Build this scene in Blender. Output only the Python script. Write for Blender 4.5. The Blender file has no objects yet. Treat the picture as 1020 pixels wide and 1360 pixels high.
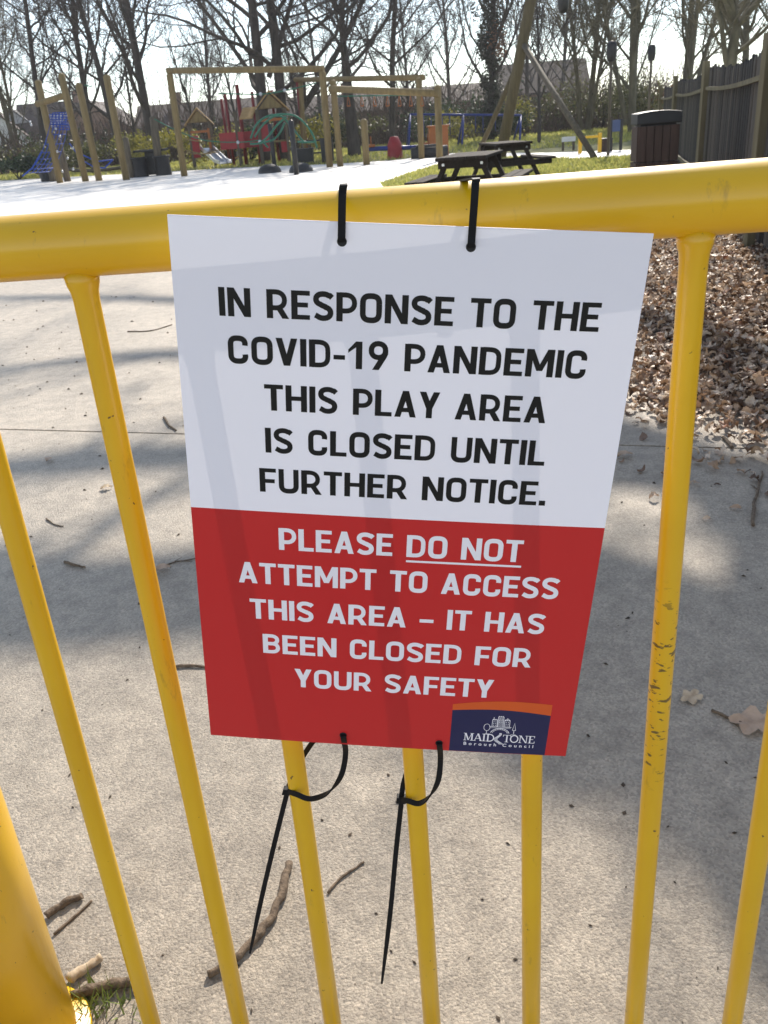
import bpy, bmesh, math, random
import numpy as np
from mathutils import Vector, Matrix
sc = bpy.context.scene
COL = sc.collection
# ------------------------------------------------------------------ camera
FPX, CX, CY, CAMH = 1125.0, 510.0, 680.0, 1.2
PITCH, ROLL = math.radians(24.4), math.atan(188 / 2430)
Fv = Vector((0, math.cos(PITCH), -math.sin(PITCH)))
R0 = Vector((1, 0, 0)); U0 = R0.cross(Fv)
Rv = math.cos(ROLL) * R0 - math.sin(ROLL) * U0
Uv = math.sin(ROLL) * R0 + math.cos(ROLL) * U0
CAM = Vector((0, 0, CAMH))
cam = bpy.data.cameras.new('camera')
cam.sensor_fit = 'VERTICAL'; cam.sensor_height = 34.0
cam.lens = 34.0 * FPX / 1360
cam.clip_start = 0.02; cam.clip_end = 3000
cam.dof.use_dof = True; cam.dof.focus_distance = 0.72
cam.dof.aperture_fstop = 30.0
co = bpy.data.objects.new('camera', cam); COL.objects.link(co)
co.matrix_world = Matrix(((Rv.x, Uv.x, -Fv.x, 0), (Rv.y, Uv.y, -Fv.y, 0), (Rv.z, Uv.z, -Fv.z, CAMH), (0, 0, 0, 1)))
sc.camera = co
# ------------------------------------------------------------------ light
SUN_EL, SUN_AZ = math.radians(37), math.radians(17)      # azimuth measured from +Y towards +X
SUN_DIR = Vector((math.sin(SUN_AZ) * math.cos(SUN_EL), math.cos(SUN_AZ) * math.cos(SUN_EL), math.sin(SUN_EL)))
w = bpy.data.worlds.new('World'); sc.world = w; w.use_nodes = True
nt = w.node_tree; bg = nt.nodes['Background']
sky = nt.nodes.new('ShaderNodeTexSky'); sky.sky_type = 'NISHITA'; sky.sun_disc = False
sky.sun_elevation = SUN_EL; sky.sun_rotation = SUN_AZ
sky.air_density = 1.0; sky.dust_density = 0.0; sky.ozone_density = 1.6
hs = nt.nodes.new('ShaderNodeHueSaturation'); hs.inputs['Saturation'].default_value = 0.62
nt.links.new(sky.outputs[0], hs.inputs['Color']); nt.links.new(hs.outputs[0], bg.inputs[0]); bg.inputs[1].default_value = 0.15
sl = bpy.data.lights.new('sun', 'SUN'); sl.energy = 5.0; sl.angle = math.radians(0.53); sl.color = (1, 0.925, 0.82)
so = bpy.data.objects.new('sun', sl); COL.objects.link(so)
so.rotation_euler = SUN_DIR.to_track_quat('Z', 'Y').to_euler(); so.location = SUN_DIR * 60
sc.view_settings.view_transform = 'Standard'; sc.view_settings.look = 'None'
sc.view_settings.exposure = 0.66; sc.view_settings.gamma = 1.0

# ------------------------------------------------------------------ helpers
def ray(px, py): return Fv + (px - CX) / FPX * Rv - (py - CY) / FPX * Uv
def G(px, py, z=0.0):
    d = ray(px, py); t = (z - CAMH) / d.z; return CAM + t * d
def at(px, py, Y):
    d = ray(px, py); return CAM + d * (Y / d.y)
def pxm(Y): return Y / FPX * 0.91 * 1.0      # metres per photo pixel near the horizon at depth Y

def nmat(name): 
    m = bpy.data.materials.new(name); m.use_nodes = True
    return m, m.node_tree, m.node_tree.nodes['Principled BSDF']
def N(t, typ, **kw):
    n = t.nodes.new(typ)
    for k, v in kw.items():
        if k.startswith('i_'): n.inputs[int(k[2:]) if k[2:].isdigit() else k[2:]].default_value = v
        else: setattr(n, k, v)
    return n
def ramp(t, src, stops):
    r = t.nodes.new('ShaderNodeValToRGB'); e = r.color_ramp.elements
    while len(e) < len(stops): e.new(0.5)
    for i, (p, c) in enumerate(stops):
        e[i].position = p; e[i].color = (*c, 1) if len(c) == 3 else c
    t.links.new(src, r.inputs[0]); return r.outputs[0]
def noise(t, scale, detail=4, rough=0.55, vec=None, stretch=None):
    tc = t.nodes.new('ShaderNodeTexCoord'); n = t.nodes.new('ShaderNodeTexNoise')
    n.inputs['Scale'].default_value = scale; n.inputs['Detail'].default_value = detail; n.inputs['Roughness'].default_value = rough
    src = tc.outputs['Object'] if vec is None else vec
    if stretch:
        mp = t.nodes.new('ShaderNodeMapping'); mp.inputs['Scale'].default_value = stretch
        t.links.new(src, mp.inputs[0]); src = mp.outputs[0]
    t.links.new(src, n.inputs['Vector']); return n.outputs['Fac']
def bump(t, b, h, strength=0.3, dist=0.01):
    n = t.nodes.new('ShaderNodeBump'); n.inputs['Strength'].default_value = strength; n.inputs['Distance'].default_value = dist
    t.links.new(h, n.inputs['Height']); t.links.new(n.outputs[0], b.inputs['Normal'])
def mixc(t, a, b, fac, mode='MIX'):
    n = t.nodes.new('ShaderNodeMix'); n.data_type = 'RGBA'; n.blend_type = mode
    for s, v in ((6, a), (7, b)):
        if isinstance(v, tuple): n.inputs[s].default_value = (*v, 1)
        else: t.links.new(v, n.inputs[s])
    if isinstance(fac, float): n.inputs[0].default_value = fac
    else: t.links.new(fac, n.inputs[0])
    return n.outputs[2]
def simple(name, c1, c2=None, scale=8, rough=0.7, bmp=0.0, bdist=0.01, stretch=None, metal=0.0, spec=0.4, coat=0.0):
    m, t, b = nmat(name)
    c2 = c2 or tuple(x * 0.72 for x in c1)
    f = noise(t, scale, 5, 0.6, stretch=stretch)
    t.links.new(ramp(t, f, [(0.32, c2), (0.68, c1)]), b.inputs['Base Color'])
    b.inputs['Roughness'].default_value = rough; b.inputs['Metallic'].default_value = metal
    b.inputs['Specular IOR Level'].default_value = spec; b.inputs['Coat Weight'].default_value = coat
    if bmp: bump(t, b, f, bmp, bdist)
    return m

def link(o, parent=None):
    COL.objects.link(o)
    if parent: o.parent = parent
    return o
def tag(o, label=None, cat=None, group=None, kind=None):
    if label: o['label'] = label
    if cat: o['category'] = cat
    if group: o['group'] = group
    if kind: o['kind'] = kind
    return o
def empty(name, loc=(0, 0, 0), rz=0.0, label=None, cat=None, group=None):
    o = bpy.data.objects.new(name, None); o.location = loc; o.rotation_euler = (0, 0, rz); o.empty_display_size = 0.1
    link(o); return tag(o, label, cat, group)
def copy_tree(o, parent=None):
    c = o.copy(); COL.objects.link(c)
    if parent is not None:
        c.parent = parent
    for ch in list(o.children): copy_tree(ch, c)
    return c

class MB:
    """collects primitives (world or local coordinates) into one mesh"""
    def __init__(s): s.v = []; s.f = []; s.smooth = []
    def add(s, vs, fs, sm=False):
        o = len(s.v); s.v += [tuple(p) for p in vs]; s.f += [tuple(i + o for i in f) for f in fs]; s.smooth += [sm] * len(fs)
    def box(s, c, size, rot=None, taper=1.0):
        c = Vector(c); hx, hy, hz = (k / 2 for k in size); vs = []
        for z, k in ((-hz, 1), (hz, taper)):
            for x, y in ((-hx, -hy), (hx, -hy), (hx, hy), (-hx, hy)):
                p = Vector((x * k, y * k, z)); vs.append(c + (rot @ p if rot else p))
        s.add(vs, [(3, 2, 1, 0), (4, 5, 6, 7), (0, 1, 5, 4), (1, 2, 6, 5), (2, 3, 7, 6), (3, 0, 4, 7)])
        return s
    def bar(s, a, b, w, h, up=(0, 0, 1)):
        a, b = Vector(a), Vector(b); d = (b - a); L = d.length; d.normalize()
        x = d.cross(Vector(up))
        if x.length < 1e-4: x = d.cross(Vector((1, 0, 0)))
        x.normalize(); z = x.cross(d)
        rot = Matrix((x, d, z)).transposed()
        return s.box((a + b) / 2, (w, L, h), rot)
    def tube(s, pts, r, sides=8, cap=True, closed=False):
        pts = [Vector(p) for p in pts]; n = len(pts)
        rs = r if isinstance(r, (list, tuple)) else [r] * n
        t0 = (pts[1] - pts[0]).normalized(); ref = Vector((0, 0, 1)) if abs(t0.z) < 0.9 else Vector((1, 0, 0))
        u = t0.cross(ref).normalized(); vs = []; fs = []
        for i, p in enumerate(pts):
            a = pts[(i - 1) % n] if (closed or i > 0) else p; b = pts[(i + 1) % n] if (closed or i < n - 1) else p
            t = (b - a).normalized(); u = (u - t * u.dot(t)).normalized(); q = t.cross(u)
            for k in range(sides):
                an = 2 * math.pi * k / sides; vs.append(p + (u * math.cos(an) + q * math.sin(an)) * rs[i])
        m = n if closed else n - 1
        for i in range(m):
            for k in range(sides):
                k2 = (k + 1) % sides; j = (i + 1) % n
                fs.append((i * sides + k, i * sides + k2, j * sides + k2, j * sides + k))
        s.add(vs, fs, True)
        if cap and not closed:
            o = len(s.v) - len(vs)
            s.f.append(tuple(o + k for k in reversed(range(sides)))); s.f.append(tuple(o + (n - 1) * sides + k for k in range(sides))); s.smooth += [False, False]
        return s
    def lathe(s, prof, c=(0, 0, 0), sides=24):
        c = Vector(c); vs = []; fs = []; n = len(prof)
        for r, z in prof:
            for k in range(sides):
                a = 2 * math.pi * k / sides; vs.append(c + Vector((r * math.cos(a), r * math.sin(a), z)))
        for i in range(n - 1):
            for k in range(sides):
                k2 = (k + 1) % sides; fs.append((i * sides + k, i * sides + k2, (i + 1) * sides + k2, (i + 1) * sides + k))
        s.add(vs, fs, True); return s
    def poly(s, pts): s.add(pts, [tuple(range(len(pts)))]); return s
    def prism(s, pts, off):
        """polygon pts extruded by vector off"""
        off = Vector(off); n = len(pts); vs = [Vector(p) for p in pts] + [Vector(p) + off for p in pts]
        s.add(vs, [tuple(range(n))[::-1], tuple(range(n, 2 * n))] + [(i, (i + 1) % n, n + (i + 1) % n, n + i) for i in range(n)]); return s
    def ribbon(s, pts, wdirs, wid, th):
        """rectangular strap along pts; wid may be a list"""
        pts = [Vector(p) for p in pts]; n = len(pts); vs = []; fs = []
        ws = wid if isinstance(wid, (list, tuple)) else [wid] * n
        for i, p in enumerate(pts):
            t = (pts[min(i + 1, n - 1)] - pts[max(i - 1, 0)]).normalized()
            wd = Vector(wdirs[i]); wd = (wd - t * wd.dot(t)).normalized(); nn = t.cross(wd)
            for a, b in ((-1, -1), (1, -1), (1, 1), (-1, 1)): vs.append(p + wd * a * ws[i] / 2 + nn * b * th / 2)
        for i in range(n - 1):
            for k in range(4):
                k2 = (k + 1) % 4; fs.append((i * 4 + k, i * 4 + k2, i * 4 + 4 + k2, i * 4 + 4 + k))
        fs += [(3, 2, 1, 0), tuple(4 * (n - 1) + k for k in range(4))]
        s.add(vs, fs); return s
    def build(s, name, material, parent=None, bevel=0.0, base=None, fixn=True):
        me = bpy.data.meshes.new(name)
        vs = s.v if base is None else [tuple(Vector(p) - Vector(base)) for p in s.v]
        me.from_pydata(vs, [], s.f)
        if fixn:
            bm = bmesh.new(); bm.from_mesh(me); bmesh.ops.recalc_face_normals(bm, faces=bm.faces)
            if bevel > 0:
                ed = [e for e in bm.edges if len(e.link_faces) == 2 and e.calc_face_angle(0) > 0.6]
                bmesh.ops.bevel(bm, geom=ed, offset=bevel, segments=2, affect='EDGES', profile=0.6)
            bm.to_mesh(me); bm.free()
        if not bevel: me.polygons.foreach_set('use_smooth', s.smooth)
        me.materials.append(material)
        o = bpy.data.objects.new(name, me)
        if base is not None: o.location = base
        return link(o, parent)

def np_mesh(name, V, Fq, material, parent=None, smooth=False, second=None, split=0):
    """V (n,3), Fq (m,k) arrays -> object"""
    V = np.asarray(V, np.float32); Fq = np.asarray(Fq, np.int32); k = Fq.shape[1]
    me = bpy.data.meshes.new(name); me.vertices.add(len(V)); me.vertices.foreach_set('co', V.ravel())
    me.loops.add(Fq.size); me.loops.foreach_set('vertex_index', Fq.ravel())
    me.polygons.add(len(Fq)); me.polygons.foreach_set('loop_start', np.arange(0, Fq.size, k, dtype=np.int32))
    if smooth: me.polygons.foreach_set('use_smooth', np.ones(len(Fq), bool))
    me.materials.append(material)
    if second is not None:
        me.materials.append(second); mi = np.zeros(len(Fq), np.int32); mi[split:] = 1; me.polygons.foreach_set('material_index', mi)
    me.update(calc_edges=True)
    return link(bpy.data.objects.new(name, me), parent)

# ------------------------------------------------------------------ materials
def path_mat():
    m, t, b = nmat('concrete_path')
    big = noise(t, 0.9, 5, 0.6); mid = noise(t, 14, 5, 0.65); fine = noise(t, 120, 6, 0.75)
    tc = t.nodes.new('ShaderNodeTexCoord')
    vo = N(t, 'ShaderNodeTexVoronoi'); vo.inputs['Scale'].default_value = 210; vo.inputs['Randomness'].default_value = 1.0; t.links.new(tc.outputs['Object'], vo.inputs['Vector'])
    c = ramp(t, big, [(0.3, (0.35, 0.30, 0.235)), (0.7, (0.485, 0.418, 0.33))])
    c = mixc(t, c, ramp(t, mid, [(0.33, (0.58, 0.57, 0.56)), (0.62, (1, 1, 1))]), 0.7, 'MULTIPLY')
    stone = ramp(t, vo.outputs['Color'], [(0.1, (0.62, 0.60, 0.58)), (0.5, (0.95, 0.93, 0.9)), (0.9, (1.3, 1.25, 1.2))])
    c = mixc(t, c, stone, 0.75, 'MULTIPLY')
    st = noise(t, 3.2, 3, 0.5)
    c = mixc(t, c, (0.5, 0.38, 0.24), ramp(t, st, [(0.66, (0, 0, 0)), (0.78, (0.34, 0.34, 0.34))]))
    t.links.new(c, b.inputs['Base Color'])
    b.inputs['Roughness'].default_value = 0.48; b.inputs['Specular IOR Level'].default_value = 0.6
    mx = t.nodes.new('ShaderNodeMath'); mx.operation = 'MULTIPLY_ADD'; mx.inputs[1].default_value = -0.3
    t.links.new(vo.outputs['Distance'], mx.inputs[0]); t.links.new(fine, mx.inputs[2])
    bump(t, b, mx.outputs[0], 0.9, 0.007)
    return m
M_path = path_mat()
M_play = simple('pale_play_surface', (0.80, 0.765, 0.71), (0.70, 0.665, 0.61), 1.2, 0.5, spec=0.8)
M_soil = simple('soil', (0.10, 0.072, 0.05), (0.05, 0.036, 0.026), 9, 0.95, 0.8, 0.02)
M_groundgrass = simple('turf', (0.19, 0.18, 0.06), (0.10, 0.105, 0.03), 1.6, 0.95, 0.6, 0.03)
def yellow_mat(ticks=False):
    m, t, b = nmat('yellow_paint')
    f = noise(t, 6, 4, 0.6)
    c = ramp(t, f, [(0.3, (0.645, 0.365, 0.004)), (0.7, (0.72, 0.425, 0.006))])
    dirt = noise(t, 38, 5, 0.75, stretch=(1, 1, 0.28))
    c = mixc(t, c, (0.16, 0.10, 0.03), ramp(t, dirt, [(0.62, (0, 0, 0)), (0.76, (0.55, 0.55, 0.55))]))
    sp = noise(t, 150, 2, 0.6)
    c = mixc(t, c, (0.06, 0.035, 0.02), ramp(t, sp, [(0.73, (0, 0, 0)), (0.76, (0.9, 0.9, 0.9))]))
    if ticks:
        tc = t.nodes.new('ShaderNodeTexCoord'); sx = t.nodes.new('ShaderNodeSeparateXYZ'); t.links.new(tc.outputs['Object'], sx.inputs[0])
        zr = ramp(t, sx.outputs['Z'], [(0.66, (0, 0, 0)), (0.69, (1, 1, 1)), (0.83, (1, 1, 1)), (0.87, (0, 0, 0))])
        mk = noise(t, 85, 3, 0.55, stretch=(1.0, 1.0, 2.2))
        k = mixc(t, (0.0, 0.0, 0.0), ramp(t, mk, [(0.595, (0, 0, 0)), (0.63, (.85, .85, .85))]), zr)
        c = mixc(t, c, (0.05, 0.035, 0.02), k)
    t.links.new(c, b.inputs['Base Color'])
    b.inputs['Roughness'].default_value = 0.34; b.inputs['Specular IOR Level'].default_value = 0.5
    b.inputs['Coat Weight'].default_value = 0.18; b.inputs['Coat Roughness'].default_value = 0.16
    bump(t, b, noise(t, 45, 3, 0.5), 0.10, 0.002)
    return m
M_yellow = yellow_mat(); M_yellow_ticks = yellow_mat(True)
M_tie = simple('black_nylon', (0.012, 0.012, 0.014), (0.008, 0.008, 0.009), 50, 0.55, spec=0.12)
def sign_mat():
    m, t, b = nmat('sign_sheet')
    tc = t.nodes.new('ShaderNodeTexCoord'); sx = t.nodes.new('ShaderNodeSeparateXYZ'); t.links.new(tc.outputs['Object'], sx.inputs[0])
    gt = t.nodes.new('ShaderNodeMath'); gt.operation = 'GREATER_THAN'; gt.inputs[1].default_value = -0.2021
    t.links.new(sx.outputs['Y'], gt.inputs[0])
    c = mixc(t, (0.45, 0.013, 0.017), (0.785, 0.78, 0.89), gt.outputs[0])
    t.links.new(c, b.inputs['Base Color']); b.inputs['Roughness'].default_value = 0.3; b.inputs['Specular IOR Level'].default_value = 0.45
    tr = t.nodes.new('ShaderNodeBsdfTranslucent')
    ct = mixc(t, (0.50, 0.02, 0.02), (0.72, 0.72, 0.76), gt.outputs[0]); t.links.new(ct, tr.inputs['Color'])
    ms = t.nodes.new('ShaderNodeMixShader'); ms.inputs[0].default_value = 0.055
    t.links.new(b.outputs[0], ms.inputs[1]); t.links.new(tr.outputs[0], ms.inputs[2])
    t.links.new(ms.outputs[0], t.nodes['Material Output'].inputs[0])
    return m
M_sign = sign_mat()
M_black = simple('black_print', (0.012, 0.012, 0.013), (0.010, 0.010, 0.011), 30, 0.5, spec=0.2)
M_white = simple('white_print', (0.84, 0.82, 0.90), (0.82, 0.80, 0.88), 30, 0.38)
M_navy = simple('navy_print', (0.011, 0.014, 0.075), (0.010, 0.013, 0.07), 30, 0.36)
M_orange = simple('orange_print', (0.66, 0.10, 0.016), (0.63, 0.095, 0.015), 30, 0.36)
M_grey_line = simple('silver_print', (0.55, 0.56, 0.62), (0.5, 0.51, 0.57), 30, 0.4)
M_hole = simple('hole_shadowed_edge', (0.02, 0.02, 0.022), (0.015, 0.015, 0.016), 30, 0.8)
def leaf_mat():
    m, t, b = nmat('dry_leaf')
    g = t.nodes.new('ShaderNodeNewGeometry')
    c = ramp(t, g.outputs['Random Per Island'], [(0.0, (0.08, 0.042, 0.022)), (0.22, (0.24, 0.14, 0.08)), (0.45, (0.48, 0.32, 0.20)), (0.7, (0.66, 0.49, 0.35)), (0.93, (0.84, 0.71, 0.56)), (1.0, (0.36, 0.11, 0.03))])
    c = mixc(t, c, ramp(t, noise(t, 40, 4, 0.6), [(0.35, (0.6, 0.56, 0.52)), (0.65, (1, 1, 1))]), 0.7, 'MULTIPLY')
    t.links.new(c, b.inputs['Base Color']); b.inputs['Roughness'].default_value = 0.5
    tr = t.nodes.new('ShaderNodeBsdfTranslucent'); t.links.new(c, tr.inputs['Color'])
    ms = t.nodes.new('ShaderNodeMixShader'); ms.inputs[0].default_value = 0.22
    t.links.new(b.outputs[0], ms.inputs[1]); t.links.new(tr.outputs[0], ms.inputs[2]); t.links.new(ms.outputs[0], t.nodes['Material Output'].inputs[0])
    return m
M_leaf = leaf_mat()
M_twig = simple('twig_bark', (0.20, 0.145, 0.095), (0.07, 0.048, 0.032), 70, 0.9, 1.0, 0.006, stretch=(1, 1, 1))
M_twig_pale = simple('bare_twig_wood', (0.55, 0.44, 0.30), (0.33, 0.24, 0.15), 50, 0.8, 0.5, 0.004)
M_crumb = simple('dark_crumbs', (0.09, 0.065, 0.045), (0.04, 0.03, 0.02), 80, 0.9)
M_bark = simple('grey_bark', (0.085, 0.072, 0.062), (0.035, 0.03, 0.027), 5, 0.95, 0.7, 0.03, stretch=(1, 1, 0.25))
M_bark_ol = simple('olive_bark', (0.165, 0.145, 0.095), (0.08, 0.07, 0.045), 5, 0.95, 0.7, 0.03, stretch=(1, 1, 0.25))
M_twigs = simple('fine_twigs', (0.085, 0.066, 0.058), (0.05, 0.04, 0.036), 3, 0.9)
M_twigs_ol = simple('olive_twigs', (0.19, 0.165, 0.105), (0.11, 0.095, 0.065), 3, 0.9)
M_brush = simple('brown_brushwood', (0.14, 0.10, 0.075), (0.07, 0.05, 0.04), 2, 0.95)
def foliage(name, c1, c2, tl=0.3):
    m, t, b = nmat(name)
    g = t.nodes.new('ShaderNodeNewGeometry')
    c = ramp(t, g.outputs['Random Per Island'], [(0.0, c2), (1.0, c1)])
    t.links.new(c, b.inputs['Base Color']); b.inputs['Roughness'].default_value = 0.55
    tr = t.nodes.new('ShaderNodeBsdfTranslucent'); t.links.new(c, tr.inputs['Color'])
    ms = t.nodes.new('ShaderNodeMixShader'); ms.inputs[0].default_value = tl
    t.links.new(b.outputs[0], ms.inputs[1]); t.links.new(tr.outputs[0], ms.inputs[2]); t.links.new(ms.outputs[0], t.nodes['Material Output'].inputs[0])
    return m
M_blade = foliage('grass_blade', (0.52, 0.48, 0.14), (0.26, 0.29, 0.07), 0.5)
M_f_tuft = foliage('green_tuft', (0.22, 0.26, 0.06), (0.10, 0.14, 0.03))
M_f_dark = foliage('dark_evergreen', (0.05, 0.075, 0.028), (0.02, 0.032, 0.014))
M_f_yel = foliage('yellow_shrub', (0.34, 0.30, 0.05), (0.14, 0.14, 0.03))
M_f_ol = foliage('olive_shrub', (0.15, 0.15, 0.055), (0.06, 0.065, 0.025))
M_f_ivy = foliage('ivy', (0.055, 0.06, 0.035), (0.02, 0.024, 0.016))
M_f_russet = foliage('russet_leaves', (0.26, 0.13, 0.06), (0.13, 0.06, 0.03))
M_timber = simple('round_timber', (0.23, 0.165, 0.07), (0.14, 0.10, 0.042), 4, 0.75, stretch=(3, 3, 0.4))
M_timber_dk = simple('weathered_timber', (0.14, 0.115, 0.08), (0.07, 0.056, 0.04), 4, 0.85, stretch=(3, 3, 0.4))
M_pole = simple('olive_backlit_pole', (0.115, 0.09, 0.042), (0.065, 0.05, 0.024), 4, 0.8, stretch=(3, 3, 0.4))  # timber colour darkened to carry the backlit shade of the leaning pole
M_timber_lt = simple('pale_roof_boards', (0.42, 0.27, 0.11), (0.32, 0.2, 0.08), 6, 0.6)
M_red = simple('red_panel_paint', (0.31, 0.013, 0.017), (0.24, 0.010, 0.013), 4, 0.45)
M_dkred = simple('dull_red_paint', (0.20, 0.02, 0.02), (0.13, 0.014, 0.014), 4, 0.5)
M_orng = simple('orange_panel', (0.36, 0.115, 0.025), (0.28, 0.085, 0.018), 4, 0.5)
M_green = simple('green_tube', (0.02, 0.15, 0.09), (0.015, 0.11, 0.065), 4, 0.35)
M_blue = simple('blue_rope', (0.02, 0.075, 0.40), (0.015, 0.05, 0.28), 6, 0.6)
M_bluepaint = simple('blue_paint', (0.015, 0.04, 0.24), (0.012, 0.03, 0.18), 6, 0.4)
M_rubber = simple('black_rubber', (0.022, 0.022, 0.024), (0.014, 0.014, 0.015), 8, 0.5)
M_steel = simple('brushed_steel', (0.55, 0.56, 0.58), (0.48, 0.49, 0.5), 8, 0.28, metal=0.9)
M_picnic = simple('dark_recycled_plank', (0.040, 0.030, 0.025), (0.024, 0.019, 0.016), 6, 0.85, spec=0.15, stretch=(0.5, 4, 4))
M_binwood = simple('brown_slat', (0.078, 0.046, 0.034), (0.045, 0.027, 0.02), 5, 0.6, stretch=(4, 4, 0.5))
M_binlid = simple('black_lid', (0.018, 0.018, 0.02), (0.012, 0.012, 0.013), 6, 0.5, spec=0.6)
M_fence = simple('grey_brown_pale', (0.052, 0.044, 0.040), (0.022, 0.018, 0.016), 3, 0.9, stretch=(6, 6, 0.5))
def paling_mat():
    m, t, b = nmat('weathered_paling'); g = t.nodes.new('ShaderNodeNewGeometry')
    c = ramp(t, g.outputs['Random Per Island'], [(0, (0.018, 0.014, 0.013)), (.5, (0.042, 0.034, 0.029)), (1, (0.105, 0.086, 0.07))])
    c = mixc(t, c, ramp(t, noise(t, 3, 5, 0.6, stretch=(6, 6, 0.5)), [(0.32, (0.5, 0.5, 0.5)), (0.68, (1, 1, 1))]), 0.8, 'MULTIPLY')
    t.links.new(c, b.inputs['Base Color']); b.inputs['Roughness'].default_value = 0.85; return m
M_fence = paling_mat()
M_fpost = simple('fence_post_wood', (0.20, 0.17, 0.10), (0.12, 0.10, 0.06), 3, 0.85, stretch=(4, 4, 0.4))
M_render = simple('white_render', (0.62, 0.61, 0.60), (0.54, 0.53, 0.52), 1, 0.85)
M_brick = simple('brown_brick', (0.22, 0.13, 0.09), (0.15, 0.09, 0.065), 3, 0.9)
M_tile = simple('brown_roof_tile', (0.085, 0.058, 0.046), (0.05, 0.036, 0.03), 2, 0.85, stretch=(1, 1, 4))
M_tile_gr = simple('grey_roof_tile', (0.13, 0.125, 0.125), (0.09, 0.088, 0.09), 2, 0.85)
M_glass = simple('window_glass', (0.05, 0.06, 0.07), (0.03, 0.035, 0.04), 2, 0.1, spec=0.8)
M_signblue = simple('blue_board', (0.06, 0.09, 0.20), (0.05, 0.075, 0.17), 4, 0.5)
M_board = simple('white_board', (0.7, 0.7, 0.7), (0.62, 0.62, 0.62), 4, 0.5)

# ------------------------------------------------------------------ the ground
def sheet(name, pts, z, m, thick=0.0):
    b = MB()
    if thick: b.prism([(p[0], p[1], z - thick) for p in pts], (0, 0, thick))
    else: b.poly([(p[0], p[1], z) for p in pts])
    o = b.build(name, m); tag(o, kind='structure')
    if not thick and o.data.polygons[0].normal.z < 0: o.data.flip_normals()
    return o
sheet('ground', [(-600, -40), (600, -40), (600, 1500), (-600, 1500)], -0.03, M_groundgrass)
EDGE = [(1.75, -3.0), (1.72, 1.6), (1.42, 2.55), (1.20, 3.15), (1.06, 3.7), (1.0, 5.0), (0.95, 7.5), (0.7, 11.0)]   # right edge of the path
def edge_x(y):
    for (x0, y0), (x1, y1) in zip(EDGE, EDGE[1:]):
        if y0 <= y <= y1: return x0 + (x1 - x0) * (y - y0) / (y1 - y0)
    return EDGE[-1][0] if y > 11 else EDGE[0][0]
JA, JB = Vector((-8.0, 5.87)), Vector((1.14, 3.045))      # joint across the path
jn = Vector((JB - JA)).normalized(); jp = Vector((-jn.y, jn.x)) * 0.007
SH_ = lambda p: (p[0] + .55, p[1])
JE = JB + jn * .55
near = [(-8, -3), SH_(EDGE[0]), SH_(EDGE[1]), SH_(EDGE[2]), (JE.x - jp.x, JE.y - jp.y), (JA.x - jp.x, JA.y - jp.y)]
sheet('path', near, 0.0, M_path, 0.06)
farp = [(JA.x + jp.x, JA.y + jp.y), (JE.x + jp.x, JE.y + jp.y), SH_(EDGE[4]), SH_(EDGE[5]), SH_(EDGE[6]), EDGE[7], (-8, 11)]
sheet('path', farp, 0.0, M_path, 0.06)
P2 = lambda px, py: tuple(G(px, py)[:2])
play = [(-8.02, 11.0), (0.7, 11.0), (0.62, 16), P2(505, 243), P2(540, 231), P2(578, 219), P2(620, 211), P2(690, 207), P2(700, 203), P2(600, 203.5), P2(520, 213), P2(440, 218), P2(330, 222), P2(240, 227), P2(150, 232), P2(0, 240), (-40, 36), (-40, 11)]
sheet('play_surface', play, 0.0, M_play, 0.06)
sheet('footpath', [P2(690, 206.5), P2(760, 210), P2(900, 203), P2(1000, 196), P2(1000, 192), P2(880, 197), P2(760, 201), P2(700, 203)], -0.012, M_play)
FA, FB, FC = Vector((3.40, 7.5)), Vector((4.72, 12.3)), Vector((6.4, 18.3))
def fence_x(y): 
    return FA.x + (y - FA.y) * ((FB.x - FA.x) / (FB.y - FA.y) if y < 12.3 else 0.278)
soil = [(edge_x(y) + 0.02 + (.53 if y < 10 else 0), y) for y in (-3, 1.6, 2.55, 3.15, 3.7, 5, 7.5, 10.9)] + [(fence_x(14) + 1, 14), (fence_x(7) + 1.5, 7), (fence_x(3) + 1.8, 3), (4.5, -3)]
sheet('soil', soil, -0.012, M_soil)

# grass blades on the visible lawn strips
def grass(name, polyfn, n, hgt, seed, m, wk=1.0):
    r = np.random.default_rng(seed); xs = polyfn(r, n); k = len(xs)
    a = r.uniform(0, 6.28, k); h = hgt * r.uniform(0.5, 1.3, k); wd = wk * 0.006 * r.uniform(0.8, 1.8, k) * (1 + xs[:, 1] / 14)
    lean = r.normal(0, 0.5, (k, 2)) * h[:, None]
    dx = np.cos(a) * wd; dy = np.sin(a) * wd
    V = np.zeros((k, 3, 3)); V[:, 0, :2] = xs - np.c_[dx, dy]; V[:, 1, :2] = xs + np.c_[dx, dy]; V[:, 2, :2] = xs + lean
    V[:, :2, 2] = -0.03; V[:, 2, 2] = -0.03 + h
    return tag(np_mesh(name, V.reshape(-1, 3), np.arange(3 * k).reshape(k, 3), m), kind='stuff')
def inpoly(P, xs):
    P = np.array(P); c = np.zeros(len(xs), bool); j = len(P) - 1
    for i in range(len(P)):
        xi, yi = P[i]; xj, yj = P[j]
        hit = ((yi > xs[:, 1]) != (yj > xs[:, 1])) & (xs[:, 0] < (xj - xi) * (xs[:, 1] - yi) / (yj - yi + 1e-12) + xi)
        c ^= hit; j = i
    return c
def lawn_right(r, n):
    P = [(0.68, 16), P2(505, 243), P2(540, 231), P2(578, 219), P2(620, 211), P2(690, 208), P2(760, 210.5), P2(860, 205.5), (8.2, 17), (4, 13), (0.8, 12)]
    xs = np.c_[r.uniform(0, 13, n), r.uniform(12, 40, n)]; return xs[inpoly(P, xs)]
grass('grass', lawn_right, 90000, 0.085, 3, M_blade)
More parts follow.
